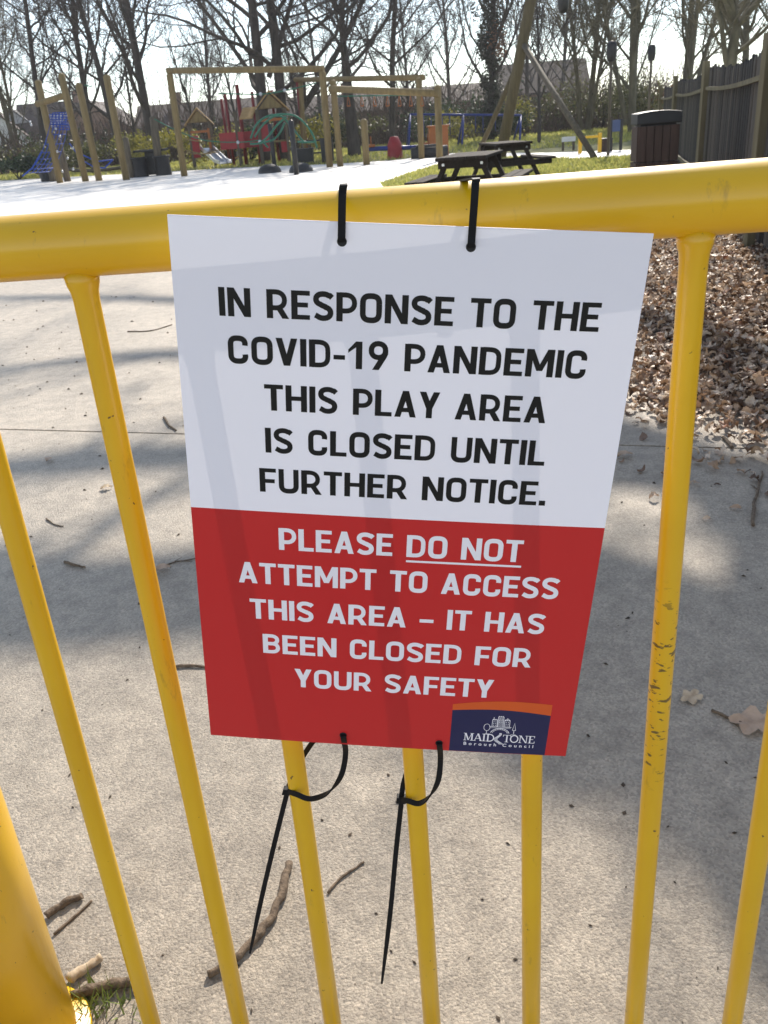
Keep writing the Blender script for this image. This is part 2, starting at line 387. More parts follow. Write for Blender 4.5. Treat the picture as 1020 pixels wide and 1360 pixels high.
def lawn_far(r, n):
    xs = np.c_[r.uniform(-40, 34, n), r.uniform(36, 75, n)]; return xs[~inpoly(play, xs)]
grass('grass', lawn_far, 60000, 0.14, 4, M_blade)

# ------------------------------------------------------------------ the yellow gate
S = 1.05
GA = Vector((-0.42, S * 0.62229847, CAMH + S * (1.14163654 - 1.2))); GB = Vector((0.42, S * 0.51684664, CAMH + S * (1.14733747 - 1.2)))
gd = (GB - GA).normalized(); RR = 0.0212 * S
def gp(x, z=None):
    k = (x - GA.x) / (GB.x - GA.x); p = GA + (GB - GA) * k
    return Vector((p.x, p.y, p.z if z is None else z))
gate = empty('gate', gp(0.3, 0.0), 0, 'yellow tubular steel gate across the path that carries the closure notice', 'gate')
gi = gate.location
def gbuild(b, name, m): return b.build(name, m, gate, base=None)
gate_off = gi.copy()
def gsub(b):      # world -> gate local
    b.v = [tuple(Vector(p) - gate_off) for p in b.v]; return b
b = MB()
X0, X1 = -0.62, 1.18
arc = []
for k in range(0, 9):
    a = math.pi / 2 * k / 8; c = gp(X0 + 0.12); c.z -= 0.12
    arc.append(c + (-gd) * 0.12 * math.sin(a) * 1.0 + Vector((0, 0, 0.12 * math.cos(a))))
pts = [gp(X1), gp(0.6), gp(0.2), gp(-0.2)] + arc + [Vector((arc[-1].x, arc[-1].y, 0.02))]
b.tube(pts, RR, 40); gsub(b).build('top_rail', M_yellow, gate)
b = MB(); b.tube([gp(X0 + 0.02, 0.13), gp(X1 - 0.02, 0.13)], RR * 0.8, 20); gsub(b).build('bottom_rail', M_yellow, gate)
b = MB(); b.tube([gp(X1, 0.02), gp(X1, 1.15)], RR, 24); gsub(b).build('end_post', M_yellow, gate)
for i, x in enumerate((-0.3045, -0.2015, -0.0985, 0.0090, 0.1125, 0.2160, 0.3115, 0.414, 0.517, 0.62, 0.723, 0.826, 0.929, 1.03)):
    t = gp(x); b = MB()
    zt = t.z - RR
    zs = [0.14, 0.5, zt - 0.03, zt - 0.016, zt - 0.010, zt - 0.005, zt + 0.004]
    rs = [0.0093, 0.0093, 0.0093, 0.0094, 0.0100, 0.0116, 0.0130]
    b.tube([Vector((t.x, t.y, z)) for z in zs], rs, 22)
    gsub(b)
    o = b.build('bar', M_yellow_ticks if i == 5 else M_yellow, gate)
    if i == 5: o['label'] = 'bar with a column of dark scuff marks'
# thick post at the left with its base flange
pc = Vector((-0.592, 0.832, 0))
post = empty('gate_post', pc, 0, 'thick yellow steel post with a flat base flange at the bottom left corner', 'post')
b = MB(); b.tube([(0, 0, 0.0), (0, 0, 0.4), (0, 0, 0.8), (0, 0, 1.25)], 0.078, 48); b.lathe([(0.078, 1.25), (0.07, 1.268), (0.04, 1.28), (0.001, 1.285)], sides=48)
b.build('post_tube', M_yellow, post)
b = MB(); b.lathe([(0.078, 0.0), (0.098, 0.0), (0.098, 0.008), (0.0965, 0.010), (0.084, 0.010), (0.0785, 0.017), (0.077, 0.017)], sides=56)
b.build('base_flange', M_yellow, post)

# ------------------------------------------------------------------ the notice
SO = Vector((-0.11959177, 0.55743218, 1.15999374))
sx_ = Vector((0.98508702, -0.0830732, -0.10142497)).normalized()
sy_ = Vector((0.09126574, -0.05259403, 1.00073767)); sy_ = (sy_ - sx_ * sy_.dot(sx_)).normalized()
sz_ = sx_.cross(sy_)          # towards the reader
W, H = 0.2985, 0.4195
sign = empty('sign', SO, 0, 'white and red printed notice hanging from the yellow gate on black cable ties', 'sign')
sign.matrix_world = Matrix(((sx_.x, sy_.x, sz_.x, SO.x), (sx_.y, sy_.y, sz_.y, SO.y), (sx_.z, sy_.z, sz_.z, SO.z), (0, 0, 0, 1)))
def sw(x, y, z=0.0): return SO + sx_ * x + sy_ * y + sz_ * z      # sign metres -> world
# slightly bowed sheet, with a folded 1 mm rim
NX, NY = 12, 16
def bow(x, y):
    u = x / W - 0.5; v = -y / H - 0.5
    return 0.0032 * (1 - 4 * u * u) * 0.6 + 0.0020 * (1 - 4 * v * v)
vs = []; fs = []
for j in range(NY + 1):
    for i in range(NX + 1):
        x = W * i / NX; y = -H * j / NY; vs.append((x, y, bow(x, y)))
for j in range(NY):
    for i in range(NX):
        a = j * (NX + 1) + i; fs.append((a, a + NX + 1, a + NX + 2, a + 1))
rim = [i for i in range(NX + 1)] + [j * (NX + 1) + NX for j in range(1, NY + 1)] + [NY * (NX + 1) + i for i in range(NX - 1, -1, -1)] + [j * (NX + 1) for j in range(NY - 1, 0, -1)]
o0 = len(vs)
for k in rim: vs.append((vs[k][0], vs[k][1], vs[k][2] - 0.0012))
n = len(rim)
for k in range(n): fs.append((rim[k], rim[(k + 1) % n], o0 + (k + 1) % n, o0 + k))
b = MB(); b.add(vs, fs, False); b.build('panel', M_sign, sign, fixn=False)

# --- lettering: own constant-stroke grotesque, cap height 1
class Ink:
    def __init__(s, z0): s.mb = MB(); s.z = z0; s.n = 0
    def quad(s, P):
        s.n += 1; dz = s.z + (s.n % 40) * 2.0e-6
        s.mb.add([(x, y, bow(x, y) + dz) for x, y in P], [tuple(range(len(P)))])
    def line(s, P, w):                # mitred ribbon through points, butt ends
        n = len(P); L = []; Rr = []
        for i in range(n):
            p = Vector(P[i]); a = Vector(P[i]) - Vector(P[i - 1]) if i else None; c = Vector(P[i + 1]) - Vector(P[i]) if i < n - 1 else None
            ds = [d.normalized() for d in (a, c) if d is not None and d.length > 0]
            ns = [Vector((-d.y, d.x)) for d in ds]; m = sum(ns, Vector((0, 0))); m.normalize()
            k = 1 / max(0.5, m.dot(ns[0])); L.append(p + m * k * w / 2); Rr.append(p - m * k * w / 2)
        s.n += 1; dz = s.z + (s.n % 40) * 2.0e-6
        Q = [*L, *Rr]
        s.mb.add([(q.x, q.y, bow(q.x, q.y) + dz) for q in Q], [(i, n + i, n + i + 1, i + 1) for i in range(n - 1)])
def arcp(cx, cy, rx, ry, a0, a1, n=18, p=2.75):
    out = []
    for i in range(n + 1):
        a = math.radians(a0 + (a1 - a0) * i / n); c, s_ = math.cos(a), math.sin(a)
        out.append((cx + rx * math.copysign(abs(c) ** (2 / p), c), cy + ry * math.copysign(abs(s_) ** (2 / p), s_)))
    return out
SW, SH = 0.197, 0.165          # stem / bar thickness
def glyph(ch):
    """-> (advance width, [('L',pts,w) | ('Q',quad)])"""
    h = SW / 2; k = SH / 2; out = []
    V = lambda x, a=0, c=1: out.append(('Q', [(x - h, a), (x + h, a), (x + h, c), (x - h, c)]))
    Hb = lambda y, a, c: out.append(('Q', [(a, y - k), (c, y - k), (c, y + k), (a, y + k)]))
    def D(x0, y0, x1, y1, wd=SW):
        ww = wd * math.hypot(x1 - x0, y1 - y0) / abs(y1 - y0) / 2; out.append(('Q', [(x0 - ww, y0), (x0 + ww, y0), (x1 + ww, y1), (x1 - ww, y1)]))
    A = lambda pts, wd=SW * 0.96: out.append(('L', pts, wd))
    if ch == ' ': return 0.34, out
    if ch == 'I': V(h); return SW, out
    if ch == 'N':
        wd = 0.72; V(h); V(wd - h); D(h + .01, 1, wd - h - .01, 0, SW * 0.92); return wd, out
    if ch == 'R' or ch == 'P':
        wd = 0.66; V(h); r = 0.29
        A([(h, 1 - k), (wd - h - r + .02, 1 - k)] + arcp(wd - h - r + .02, 1 - k - r + .015, r - .02, r - .015, 90, -90, 12, 2.2) + [(h, 1 - k - 2 * r + .03)], SH)
        if ch == 'R': D(0.36, 0.42, wd - h + 0.03, 0, SW * 0.95); return wd + 0.03, out
        return wd - 0.02, out
    if ch == 'E': V(h); Hb(1 - k, 0.05, .58); Hb(k, 0.05, .58); Hb(0.51, 0.05, .52); return .59, out
    if ch == 'F': V(h); Hb(1 - k, 0.05, .57); Hb(0.47, 0.05, .52); return .57, out
    if ch == 'L': V(h); Hb(k, 0.05, .55); return .55, out
    if ch == 'T': Hb(1 - k, 0, .62); V(.31, 0, 1 - k); return .62, out
    if ch == 'H': V(h); V(.70 - h); Hb(.505, .1, .6); return .70, out
    if ch == 'O':
        wd = .70; cy = 1 - .36; A(arcp(wd / 2, 1 - .355, wd / 2 - h, .355 - k, 0, 180) + arcp(wd / 2, .355, wd / 2 - h, .355 - k, 180, 360) + [(wd - h, 1 - .355)], SW * .95); return wd, out
    if ch == 'C':
        wd = .66; A([(wd - h - .01, .66)] + arcp(wd / 2, 1 - .34, wd / 2 - h, .34 - k, 12, 180) + arcp(wd / 2, .34, wd / 2 - h, .34 - k, 180, 348) + [(wd - h - .01, .34)], SW * .95); return wd, out
    if ch == 'D':
        wd = .69; V(h); r = .33
        A([(h, 1 - k), (wd - h - r, 1 - k)] + arcp(wd - h - r, 1 - k - r, r, r, 90, 0, 8) + arcp(wd - h - r, k + r, r, r, 0, -90, 8) + [(h, k)], SH); return wd, out
    if ch == 'B':
        wd = .67; V(h); r = .225
        A([(h, 1 - k), (wd - h - r - .02, 1 - k)] + arcp(wd - h - r - .02, 1 - k - r + .02, r, r - .02, 90, -90, 12, 2.2) + [(h, 1 - k - 2 * r + .04)], SH)
        A([(h, k + 2 * r - .02), (wd - h - r, k + 2 * r - .02)] + arcp(wd - h - r, k + r - .01, r, r - .01, 90, -90, 12, 2.2) + [(h, k)], SH); return wd, out
    if ch == 'S':
        wd = .65; x = wd / 2
        A([(wd - h * .55, .80), (wd - h * 1.2, .865)] + arcp(x, .745, x - h, .745 - .5 - k * .0 - (.0), 58, 58, 1)[:0] + arcp(x + .0, 1 - k - .185, x - h, .185, 48, 250, 14, 2.2) + [(x - .04, .525), (x + .06, .485)] + arcp(x, k + .195, x - h, .195, 72, -135, 14, 2.2) + [(h * .75, .185)], SW * .93); return wd, out
    if ch == 'V': D(h * 1.08, 1, .345, 0); D(.69 - h * 1.08, 1, .345, 0); return .69, out
    if ch == 'A': D(h * 1.08, 0, .36, 1, SW * .97); D(.72 - h * 1.08, 0, .36, 1, SW * .97); Hb(.275, .2, .52); return .72, out
    if ch == 'Y': D(h * 1.1, 1, .335, .38); D(.67 - h * 1.1, 1, .335, .38); V(.335, 0, .43); return .67, out
    if ch == 'U':
        wd = .70; A([(h, 1), (h, .35)] + arcp(wd / 2, .345, wd / 2 - h, .345 - k, 180, 360) + [(wd - h, .35), (wd - h, 1)], SW * .97); return wd, out
    if ch == 'M':
        wd = .86; V(h); V(wd - h); D(h + .03, 1, wd / 2, .22, SW * .86); D(wd - h - .03, 1, wd / 2, .22, SW * .86); return wd, out
    if ch == '1': V(.36, 0, 1); out.append(('Q', [(.02, .70), (.26, 1), (.30, 1), (.30, .82), (.02, .58)])); return .56, out
    if ch == '9':
        wd = .64; x = wd / 2; r = .30
        A(arcp(x, 1 - k - r + .09 - .0, x - h, r - .05, 0, 360, 20, 2.2), SW * .9); D(wd - h * 1.5, .50, .24, 0, SW * .95); A([(wd - h, .72), (wd - h, .60), (wd - h - .06, .47)], SW * .9); return wd, out
    if ch == '-': Hb(.40, 0, .36); return .36, out
    if ch == '\u2013': Hb(.38, 0, .52); return .52, out
    if ch == '.': out.append(('Q', [(0, 0), (.21, 0), (.21, .21), (0, .21)])); return .21, out
    return .5, out
def setline(ink, text, xl, xr, base, cap):
    sp = 0.08; gl = [glyph(c) for c in text]; tot = sum(g[0] for g in gl) + sp * (len(gl) - 1)
    fx = (xr - xl) / tot; x = xl; rng = []
    for c, (adv, prim) in zip(text, gl):
        for p in prim:
            pts = [(x + q[0] * fx, base + q[1] * cap) for q in p[1]]
            if p[0] == 'Q': ink.quad(pts)
            else: ink.line(pts, p[2] * (fx + cap) / 2)
        rng.append((x, x + adv * fx)); x += (adv + sp) * fx
    return rng
K = 0.001
ink = Ink(0.00012)
for txt, xl, xr, yb in (('IN RESPONSE TO THE', 29.4, 273.6, 61.2), ('COVID-19 PANDEMIC', 33.6, 269.3, 92.4), ('THIS PLAY AREA', 57.0, 247.0, 124.4), ('IS CLOSED UNTIL', 56.5, 249.7, 155.6), ('FURTHER NOTICE.', 51.4, 253.8, 186.2)):
    setline(ink, txt, xl * K, xr * K, -yb * K, 18.5 * K)
ink.mb.build('black_lettering', M_black, sign, fixn=False)
ink = Ink(0.00012)
for txt, xl, xr, yb in (('PLEASE DO NOT', 63.8, 242.4, 233.2), ('ATTEMPT TO ACCESS', 32.2, 272.5, 263.8), ('THIS AREA \u2013 IT HAS', 39.7, 265.8, 296.2), ('BEEN CLOSED FOR', 48.5, 259.1, 328.6), ('YOUR SAFETY', 73.0, 232.4, 360.8)):
    r = setline(ink, txt, xl * K, xr * K, -yb * K, 18.3 * K)
    if 'DO NOT' in txt: ink.quad([(r[7][0], -.2378), (r[12][1], -.2378), (r[12][1], -.2361), (r[7][0], -.2361)])
ink.mb.build('white_lettering', M_white, sign, fixn=False)
# --- council emblem in the corner
LX0, LX1, LT0, LT1, LB = 201.3, 281.0, 368.6, 364.0, 419.2
def top_orange(u): return -(368.6 - 4.6 * u - 5.2 * math.sin(math.pi * u) * 0.62)
ink = Ink(0.00012); nseg = 16
bl = [(LX0 + (LX1 - LX0) * i / nseg, -(369.2 - 4.0 * (i / nseg) ** .8 - 3.0 * math.sin(math.pi * i / nseg))) for i in range(nseg + 1)]
bt = [(LX0 + (LX1 - LX0) * i / nseg, -(375.3 + 1.2 * (i / nseg) - 3.0 * math.sin(math.pi * i / nseg))) for i in range(nseg + 1)]
for i in range(nseg):
    ink.quad([(bt[i][0] * K, bt[i][1] * K), (bt[i + 1][0] * K, bt[i + 1][1] * K), (bl[i + 1][0] * K, bl[i + 1][1] * K), (bl[i][0] * K, bl[i][1] * K)])
logo = MB(); 
for i in range(nseg):
    x0, x1 = bt[i][0] * K, bt[i + 1][0] * K
    logo.add([(x0, -LB * K, bow(x0, -LB * K) + .00012), (x1, -LB * K, bow(x1, -LB * K) + .00012), (x1, bt[i + 1][1] * K, bow(x1, bt[i + 1][1] * K) + .00012), (x0, bt[i][1] * K, bow(x0, bt[i][1] * K) + .00012)], [(0, 1, 2, 3)])
lg = logo.build('emblem_panel', M_navy, sign, fixn=False)
ink.mb.build('emblem_orange_band', M_orange, lg, fixn=False)
ink = Ink(0.00026)
def Lk(P, w_): ink.line([(x * K, y * K) for x, y in P], w_ * K)
def Qk(P): ink.quad([(x * K, y * K) for x, y in P])
def serif(ch, x, y, s, wd):
    """light roman capital: x,y = baseline left, s = cap height"""
    tk, tn, sf = .15 * s, .065 * s, .11 * s
    def st(cx, a=0, c=s, t=tk, top=True, bot=True):
        Qk([(cx - t / 2, y + a), (cx + t / 2, y + a), (cx + t / 2, y + c), (cx - t / 2, y + c)])
        for on, yy, dy in ((bot, y + a, tn), (top, y + c, -tn)):
            if on: Qk([(cx - t / 2 - sf, yy), (cx + t / 2 + sf, yy), (cx + t / 2 + sf, yy + dy), (cx - t / 2 - sf, yy + dy)])
    def dg(x0, y0, x1, y1, t): Qk([(x0 - t / 2, y + y0), (x0 + t / 2, y + y0), (x1 + t / 2, y + y1), (x1 - t / 2, y + y1)])
    if ch == 'M': st(x + .16 * wd, t=tn * 1.2); st(x + .84 * wd); dg(x + .2 * wd, s, x + .5 * wd, 0.05 * s, tk); dg(x + .8 * wd, s, x + .5 * wd, .05 * s, tn)
    elif ch == 'A':
        dg(x + .5 * wd, s, x + .14 * wd, 0, tn * 1.2); dg(x + .5 * wd, s, x + .86 * wd, 0, tk * 1.1); Lk([(x + .26 * wd, y + .32 * s), (x + .72 * wd, y + .32 * s)], tn)
        for cx in (.12, .86): Qk([(x + cx * wd - sf * 1.4, y), (x + cx * wd + sf * 1.4, y), (x + cx * wd + sf * 1.4, y + tn), (x + cx * wd - sf * 1.4, y + tn)])
    elif ch == 'I': st(x + wd / 2)
    elif ch == 'D': st(x + .24 * wd); Lk([(x + .2 * wd, y + s - tn / 2)] + [(px, py) for px, py in arcp(x + .4 * wd, y + s / 2, .5 * wd, s / 2 - tn / 2, 88, -88, 14, 2)] + [(x + .2 * wd, y + tn / 2)], tk * .8)
    elif ch == 'T':
        st(x + wd / 2, top=False); Qk([(x, y + s - tn), (x + wd, y + s - tn), (x + wd, y + s), (x, y + s)])
        for cx in (.04, .96): Qk([(x + cx * wd - tn / 2, y + .74 * s), (x + cx * wd + tn / 2, y + .74 * s), (x + cx * wd + tn / 2, y + s), (x + cx * wd - tn / 2, y + s)])
    elif ch == 'O': Lk(arcp(x + wd / 2, y + s / 2, wd / 2 - tk / 2, s / 2 - tn / 2, 0, 360, 26, 2), tk * .85)
    elif ch == 'N': st(x + .14 * wd, t=tn * 1.2); st(x + .86 * wd, t=tn * 1.2, bot=False); dg(x + .16 * wd, s, x + .84 * wd, 0, tk)
    elif ch == 'E':
        st(x + .24 * wd); 
        for yy, L_ in ((s - tn, .92), (.5 * s, .72), (0, .96)): Qk([(x + .2 * wd, y + yy), (x + L_ * wd, y + yy), (x + L_ * wd, y + yy + tn), (x + .2 * wd, y + yy + tn)])
        for a_, c_, L_ in ((.74, 1, .92), (0, .26, .96)): Qk([(x + L_ * wd - tn, y + a_ * s), (x + L_ * wd, y + a_ * s), (x + L_ * wd, y + c_ * s), (x + L_ * wd - tn, y + c_ * s)])
by = -406.8
for ch, x, wd in (('M', 212.2, 8.4), ('A', 220.4, 7.4), ('I', 227.6, 3.0), ('D', 230.6, 7.2), ('T', 244.6, 6.6), ('O', 250.4, 7.2), ('N', 257.8, 7.4), ('E', 265.6, 5.6)): serif(ch, x, by, 8.0, wd)
# river S: stacked wavy strokes narrowing upwards
def river(tt):
    xs = 241.0 + (3.0 - 1.7 * tt) * math.sin(2 * math.pi * (tt * 1.02 + .28)) ; return xs, -409.6 + 12.4 * tt
for q in range(5):
    P = [(river(i / 22)[0] + (q - 2) * (1.15 - .65 * i / 22) * .75, river(i / 22)[1]) for i in range(23)]; Lk(P, .34)
# bridge arch, keep towers and two trees
Lk(arcp(241.6, -398.0, 7.6, 5.8, 8, 172, 16, 2), .55); Lk(arcp(241.6, -398.0, 6.2, 4.6, 8, 172, 16, 2), .4)
for k in range(9):
    a = math.radians(20 + 140 * k / 8); Lk([(241.6 + 6.3 * math.cos(a), -398 + 4.7 * math.sin(a)), (241.6 + 7.6 * math.cos(a), -398 + 5.8 * math.sin(a))], .3)
Lk([(232.5, -390.6), (250.5, -390.6)], .55); Lk([(233, -391.8), (250, -391.8)], .3)
for x0, x1, yt in ((234.6, 238.6, -383.4), (239.2, 243.6, -380.0), (244.6, 248.8, -383.6)):
    Lk([(x0, -390.4), (x0, yt), (x1, yt), (x1, -390.4)], .45)
    nc = 3
    for k in range(nc):
        cx = x0 + (x1 - x0) * (k + .2) / nc; Qk([(cx, yt), (cx + .8, yt), (cx + .8, yt + .95), (cx, yt + .95)])
    for yy in (yt - 1.6, yt - 3.4, yt - 5.2):
        for xx in (.3, .7):
            xm = x0 + (x1 - x0) * xx; Qk([(xm - .32, yy - .8), (xm + .32, yy - .8), (xm + .32, yy), (xm - .32, yy)])
for k in range(5): Lk([(240.0 + k * .75, -389.8), (240.0 + k * .75, -381)], .22)
Lk([(235.6, -383.2), (235.6, -380.6)], .5); Lk([(246.7, -382.4), (246.7, -381.0)], .4); Lk([(244.4, -383.5), (246.7, -381.6), (249.0, -383.5)], .4)
Lk(arcp(230.6, -391.6, 2.5, 3.6, 0, 360, 18, 2), .4); Lk([(230.6, -398.5), (230.6, -395.0)], .5); Lk([(229.3, -398.6), (233.6, -398.6)], .35)
Lk([(251.5, -393.6), (252.9, -386.0), (254.2, -393.6), (251.5, -393.6)], .4); Lk([(252.9, -397.6), (252.9, -393.4)], .5); Lk([(250.6, -398.2), (254.6, -398.2)], .35)
ink.mb.build('emblem_drawing_and_name', M_white, lg, fixn=False)
def text_mesh(txt, x, y, size, bold, spacing, name, m, parent, z):
    cu = bpy.data.curves.new('lettering', 'FONT'); cu.body = txt; cu.size = size; cu.offset = bold; cu.space_character = spacing; cu.fill_mode = 'FRONT'
    to = bpy.data.objects.new('lettering', cu); COL.objects.link(to)
    dg = bpy.context.evaluated_depsgraph_get(); dg.update(); me = bpy.data.meshes.new_from_object(to.evaluated_get(dg))
    bpy.data.objects.remove(to); me.materials.clear(); me.materials.append(m)
    for v in me.vertices: v.co = Vector((v.co.x + x, v.co.y + y, bow(v.co.x + x, v.co.y + y) + z))
    o = bpy.data.objects.new(name, me); return link(o, parent)
tm = text_mesh('Borough Council', 0, 0, 0.0046, 0.00009, 1.75, 'small_lettering', M_white, lg, 0)
xsv = [v.co.x for v in tm.data.vertices]; a0, a1 = min(xsv), max(xsv)
for v in tm.data.vertices:
    x = 0.2128 + (v.co.x - a0) / (a1 - a0) * (0.2705 - 0.2128); y = v.co.y - 0.4118; v.co = (x, y, bow(x, y) + .00026)
HOLES = [(108.8, -11.6), (188.5, -11.8), (112.5, -409.3), (192.6, -411.6)]
for hx, hy in HOLES:
    b = MB(); z = bow(hx * K, hy * K) + 0.00010
    b.poly([((hx + 3.1 * math.cos(a)) * K, (hy + 3.1 * math.sin(a)) * K, z) for a in [2 * math.pi * i / 20 for i in range(20)]])
    b.build('punched_hole', M_hole, sign, fixn=False)

# ------------------------------------------------------------------ cable ties
def smooth_path(P, n=6):
    P = [Vector(p) for p in P]; out = []
    for i in range(len(P) - 1):
        p0, p1, p2, p3 = P[max(i - 1, 0)], P[i], P[i + 1], P[min(i + 2, len(P) - 1)]
        for k in range(n):
            t = k / n; out.append(0.5 * ((2 * p1) + (p2 - p0) * t + (2 * p0 - 5 * p1 + 4 * p2 - p3) * t * t + (3 * p1 - p0 - 3 * p2 + p3) * t ** 3))
    out.append(P[-1]); return out
TW, TT = 0.0047, 0.0013
def tie_thing(label): return empty('cable_tie', (0, 0, 0), 0, label, 'cable tie', 'black cable ties holding the notice')
for i, (hx, hy) in enumerate(HOLES[:2]):
    hole = sw(hx * K, hy * K); f = sw(hx * K, hy * K, 0.0038)
    rl = gp(hole.x); c = rl; rad = RR + 0.0018
    fwd = Vector((-gd.y, gd.x, 0)).normalized()      # away from the viewer
    P = [sw(hx * K, hy * K, -0.006), sw(hx * K, hy * K, 0.0016), sw(hx * K, (hy + 2.2) * K, 0.0040), sw(hx * K, (hy + 7) * K, 0.0034), sw(hx * K, 0.001, 0.0030), sw(hx * K, 0.0105 + .006 * i, 0.0022), sw(hx * K, 0.0175 + .007 * i, -.0008), sw(hx * K, 0.0205 + .006 * i, -.0075)]
    # over the rail
    for a in (62, 48, 25, 0, -25, -50, -75):
        P.append(c + (fwd * math.cos(math.radians(a)) + Vector((0, 0, 1)) * math.sin(math.radians(a))) * rad)
    P.append(sw(hx * K, hy * K, -0.014) + Vector((0, 0, -.004))); P.append(sw(hx * K, hy * K, -0.006))
    Ps = smooth_path(P, 5)
    t = tie_thing(['left cable tie looped over the rail through a hole in the top of the notice', 'right cable tie looped over the rail through a hole in the top of the notice'][i])
    t.location = c; off = Vector(c)
    b = MB(); b.ribbon([p - off for p in Ps], [gd] * len(Ps), TW, TT); b.build('strap', M_tie, t, fixn=False)
    hp = c + fwd * (rad + .002) + Vector((0, 0, -0.006)) - off
    b = MB(); b.box(hp, (0.008, 0.006, 0.008)); b.build('head', M_tie, t, bevel=0.0006)
def gate_at(px, py, dy):                         # ray hits vertical plane through the gate axis shifted by dy towards the viewer
    n = Vector((0, 0, 1)).cross(gd); n.normalize()   # points away from viewer
    if n.y < 0: n = -n
    p0 = gp(0) - n * dy; d = ray(px, py); t = (p0 - CAM).dot(n) / d.dot(n); return CAM + d * t
for i, (hx, hy) in enumerate(HOLES[2:]):
    if i == 0:
        mid = [gate_at(459, 1001, .026), gate_at(453, 1030, .027), gate_at(437, 1052, .026), gate_at(413, 1061, .021), gate_at(394, 1055, .0135), gate_at(383, 1051, .006)]
        head = gate_at(382, 1050, .001); back = [gate_at(385, 1040, -.006), gate_at(396, 1015, -.0125), gate_at(425, 975, -.012)]
        tip = [gate_at(379, 1062, .0025), gate_at(366, 1114, .005), gate_at(348, 1190, .006), gate_at(332, 1266, .004)]
    else:
        mid = [gate_at(585, 1009, .022), gate_at(582, 1036, .024), gate_at(572, 1056, .023), gate_at(557, 1067, .018), gate_at(543, 1064, .012), gate_at(534, 1062, .006)]
        head = gate_at(533, 1061, .001); back = [gate_at(536, 1040, -.006), gate_at(545, 1015, -.0125), gate_at(566, 985, -.012)]
        tip = [gate_at(532, 1075, .0025), gate_at(526, 1130, .005), gate_at(518, 1215, .006), gate_at(507, 1306, .004)]
    hole_b = sw(hx * K, hy * K, -0.004)
    loop = [hole_b, sw(hx * K, hy * K, .0012), sw(hx * K + .0006, (hy - 1.6) * K, .0042)] + mid
    Pl = smooth_path(loop, 6); m_ = len(Pl)
    W0 = sx_; W1 = Vector((0.05, 0.62, 0.75))
    wd = [W0.lerp(W1, min(1, max(0, (k / (m_ - 1) - .35) / .5))) for k in range(m_)]
    t = tie_thing(['left cable tie below the notice, its tail hanging in front of the fallen stick', 'right cable tie below the notice, its long tail hanging straight down'][i])
    t.location = head; off = Vector(head)
    b = MB(); b.ribbon([p - off for p in Pl], wd, TW, TT)
    Pb = smooth_path([hole_b] + back[::-1] + [head], 5); b.ribbon([p - off for p in Pb], [W0] * len(Pb), TW, TT); b.build('strap', M_tie, t, fixn=False)
    Pt = smooth_path([head] + tip, 6); ws = [TW * 1.0] * len(Pt); q = len(Pt)
    for k in range(q):
        u = k / (q - 1); ws[k] = TW * (1 if u < .82 else 1 - .55 * (u - .82) / .18)
    b = MB(); b.ribbon([p - off for p in Pt], [W0] * q, ws, TT); b.build('tail', M_tie, t, fixn=False)
    b = MB(); dirv = (tip[0] - head).normalized(); rot = Matrix((sx_, sx_.cross(dirv), dirv)).transposed()
    b.box((0, 0, 0), (0.0088, 0.0072, 0.0062), rot); b.build('head', M_tie, t, bevel=0.0006)

# ------------------------------------------------------------------ leaf litter, single leaves, twigs
def leaf_template(r, lobes):
    """curled leaf with a folded midrib, unit length along x"""
    n = 9; V = []; 
    wid = 0.30 + 0.12 * r.random()
    for i in range(n + 1):
        u = i / n; hw = wid * math.sin(math.pi * min(1, u ** 0.8)) ** 0.8 * (1 + lobes * math.sin(u * 22)) + 0.01
        curl = 0.16 * math.sin(u * 3.1 + r.random() * .2) + .10 * u * u
        for s_ in (-1, 0, 1): V.append((u - .5, s_ * hw, curl + (0.16 * abs(s_) * (1 - .5 * u) if s_ else 0)))
    Fq = []
    for i in range(n):
        for k in range(2): Fq.append((i * 3 + k, i * 3 + k + 1, i * 3 + k + 4, i * 3 + k + 3))
    return np.array(V), np.array(Fq)
rs = random.Random(5)
LT = [leaf_template(rs, l) for l in (0.1, 0.3, 0.5, 0.22)]
def scatter_leaves(name, XY, z, size, seed, tilt=0.5):
    r = np.random.default_rng(seed); allV = []; allF = []; off = 0
    for i, (x, y) in enumerate(XY):
        V, Fq = LT[i % 4]
        s_ = size * r.uniform(.6, 1.35)
        a, bt_, c_ = r.uniform(0, 6.28), r.normal(0, tilt), r.normal(0, tilt)
        ca, sa = math.cos(a), math.sin(a)
        Rz = np.array([[ca, -sa, 0], [sa, ca, 0], [0, 0, 1]]); Rx = np.array([[1, 0, 0], [0, math.cos(bt_), -math.sin(bt_)], [0, math.sin(bt_), math.cos(bt_)]]); Ry = np.array([[math.cos(c_), 0, math.sin(c_)], [0, 1, 0], [-math.sin(c_), 0, math.cos(c_)]])
        if r.random() < .4: Rx = Rx @ np.diag([1, -1, -1])
        Q = (V * s_ * np.array([1, r.uniform(.6, 1.0), r.uniform(.6, 2.4)])) @ (Rz @ Rx @ Ry).T
        Q[:, 2] -= Q[:, 2].min(); Q += [x, y, z[i] if hasattr(z, '__len__') else z]
        allV.append(Q); allF.append(Fq + off); off += len(V)
    return np_mesh(name, np.concatenate(allV), np.concatenate(allF), M_leaf)
r = np.random.default_rng(11); XY = []
while len(XY) < 29000:
    y = 1.8 + 10.0 * r.random() ** 1.15; e = edge_x(y); fx_ = fence_x(y) + .5
    if y < 3.6: fx_ = max(fx_, 2.6)
    x = e + (fx_ - e) * r.random()
    dens = min(1.0, max(0.0, (x - e + 0.06) / 0.35)) if y > 3.3 else min(1, max(0, (x - e - .02) / .5)) * .8
    if r.random() < dens: XY.append((x, y))
zl = [0.006 + 0.055 * r.random() * min(1, max(0.05, (x - edge_x(y)) / .8)) for x, y in XY]
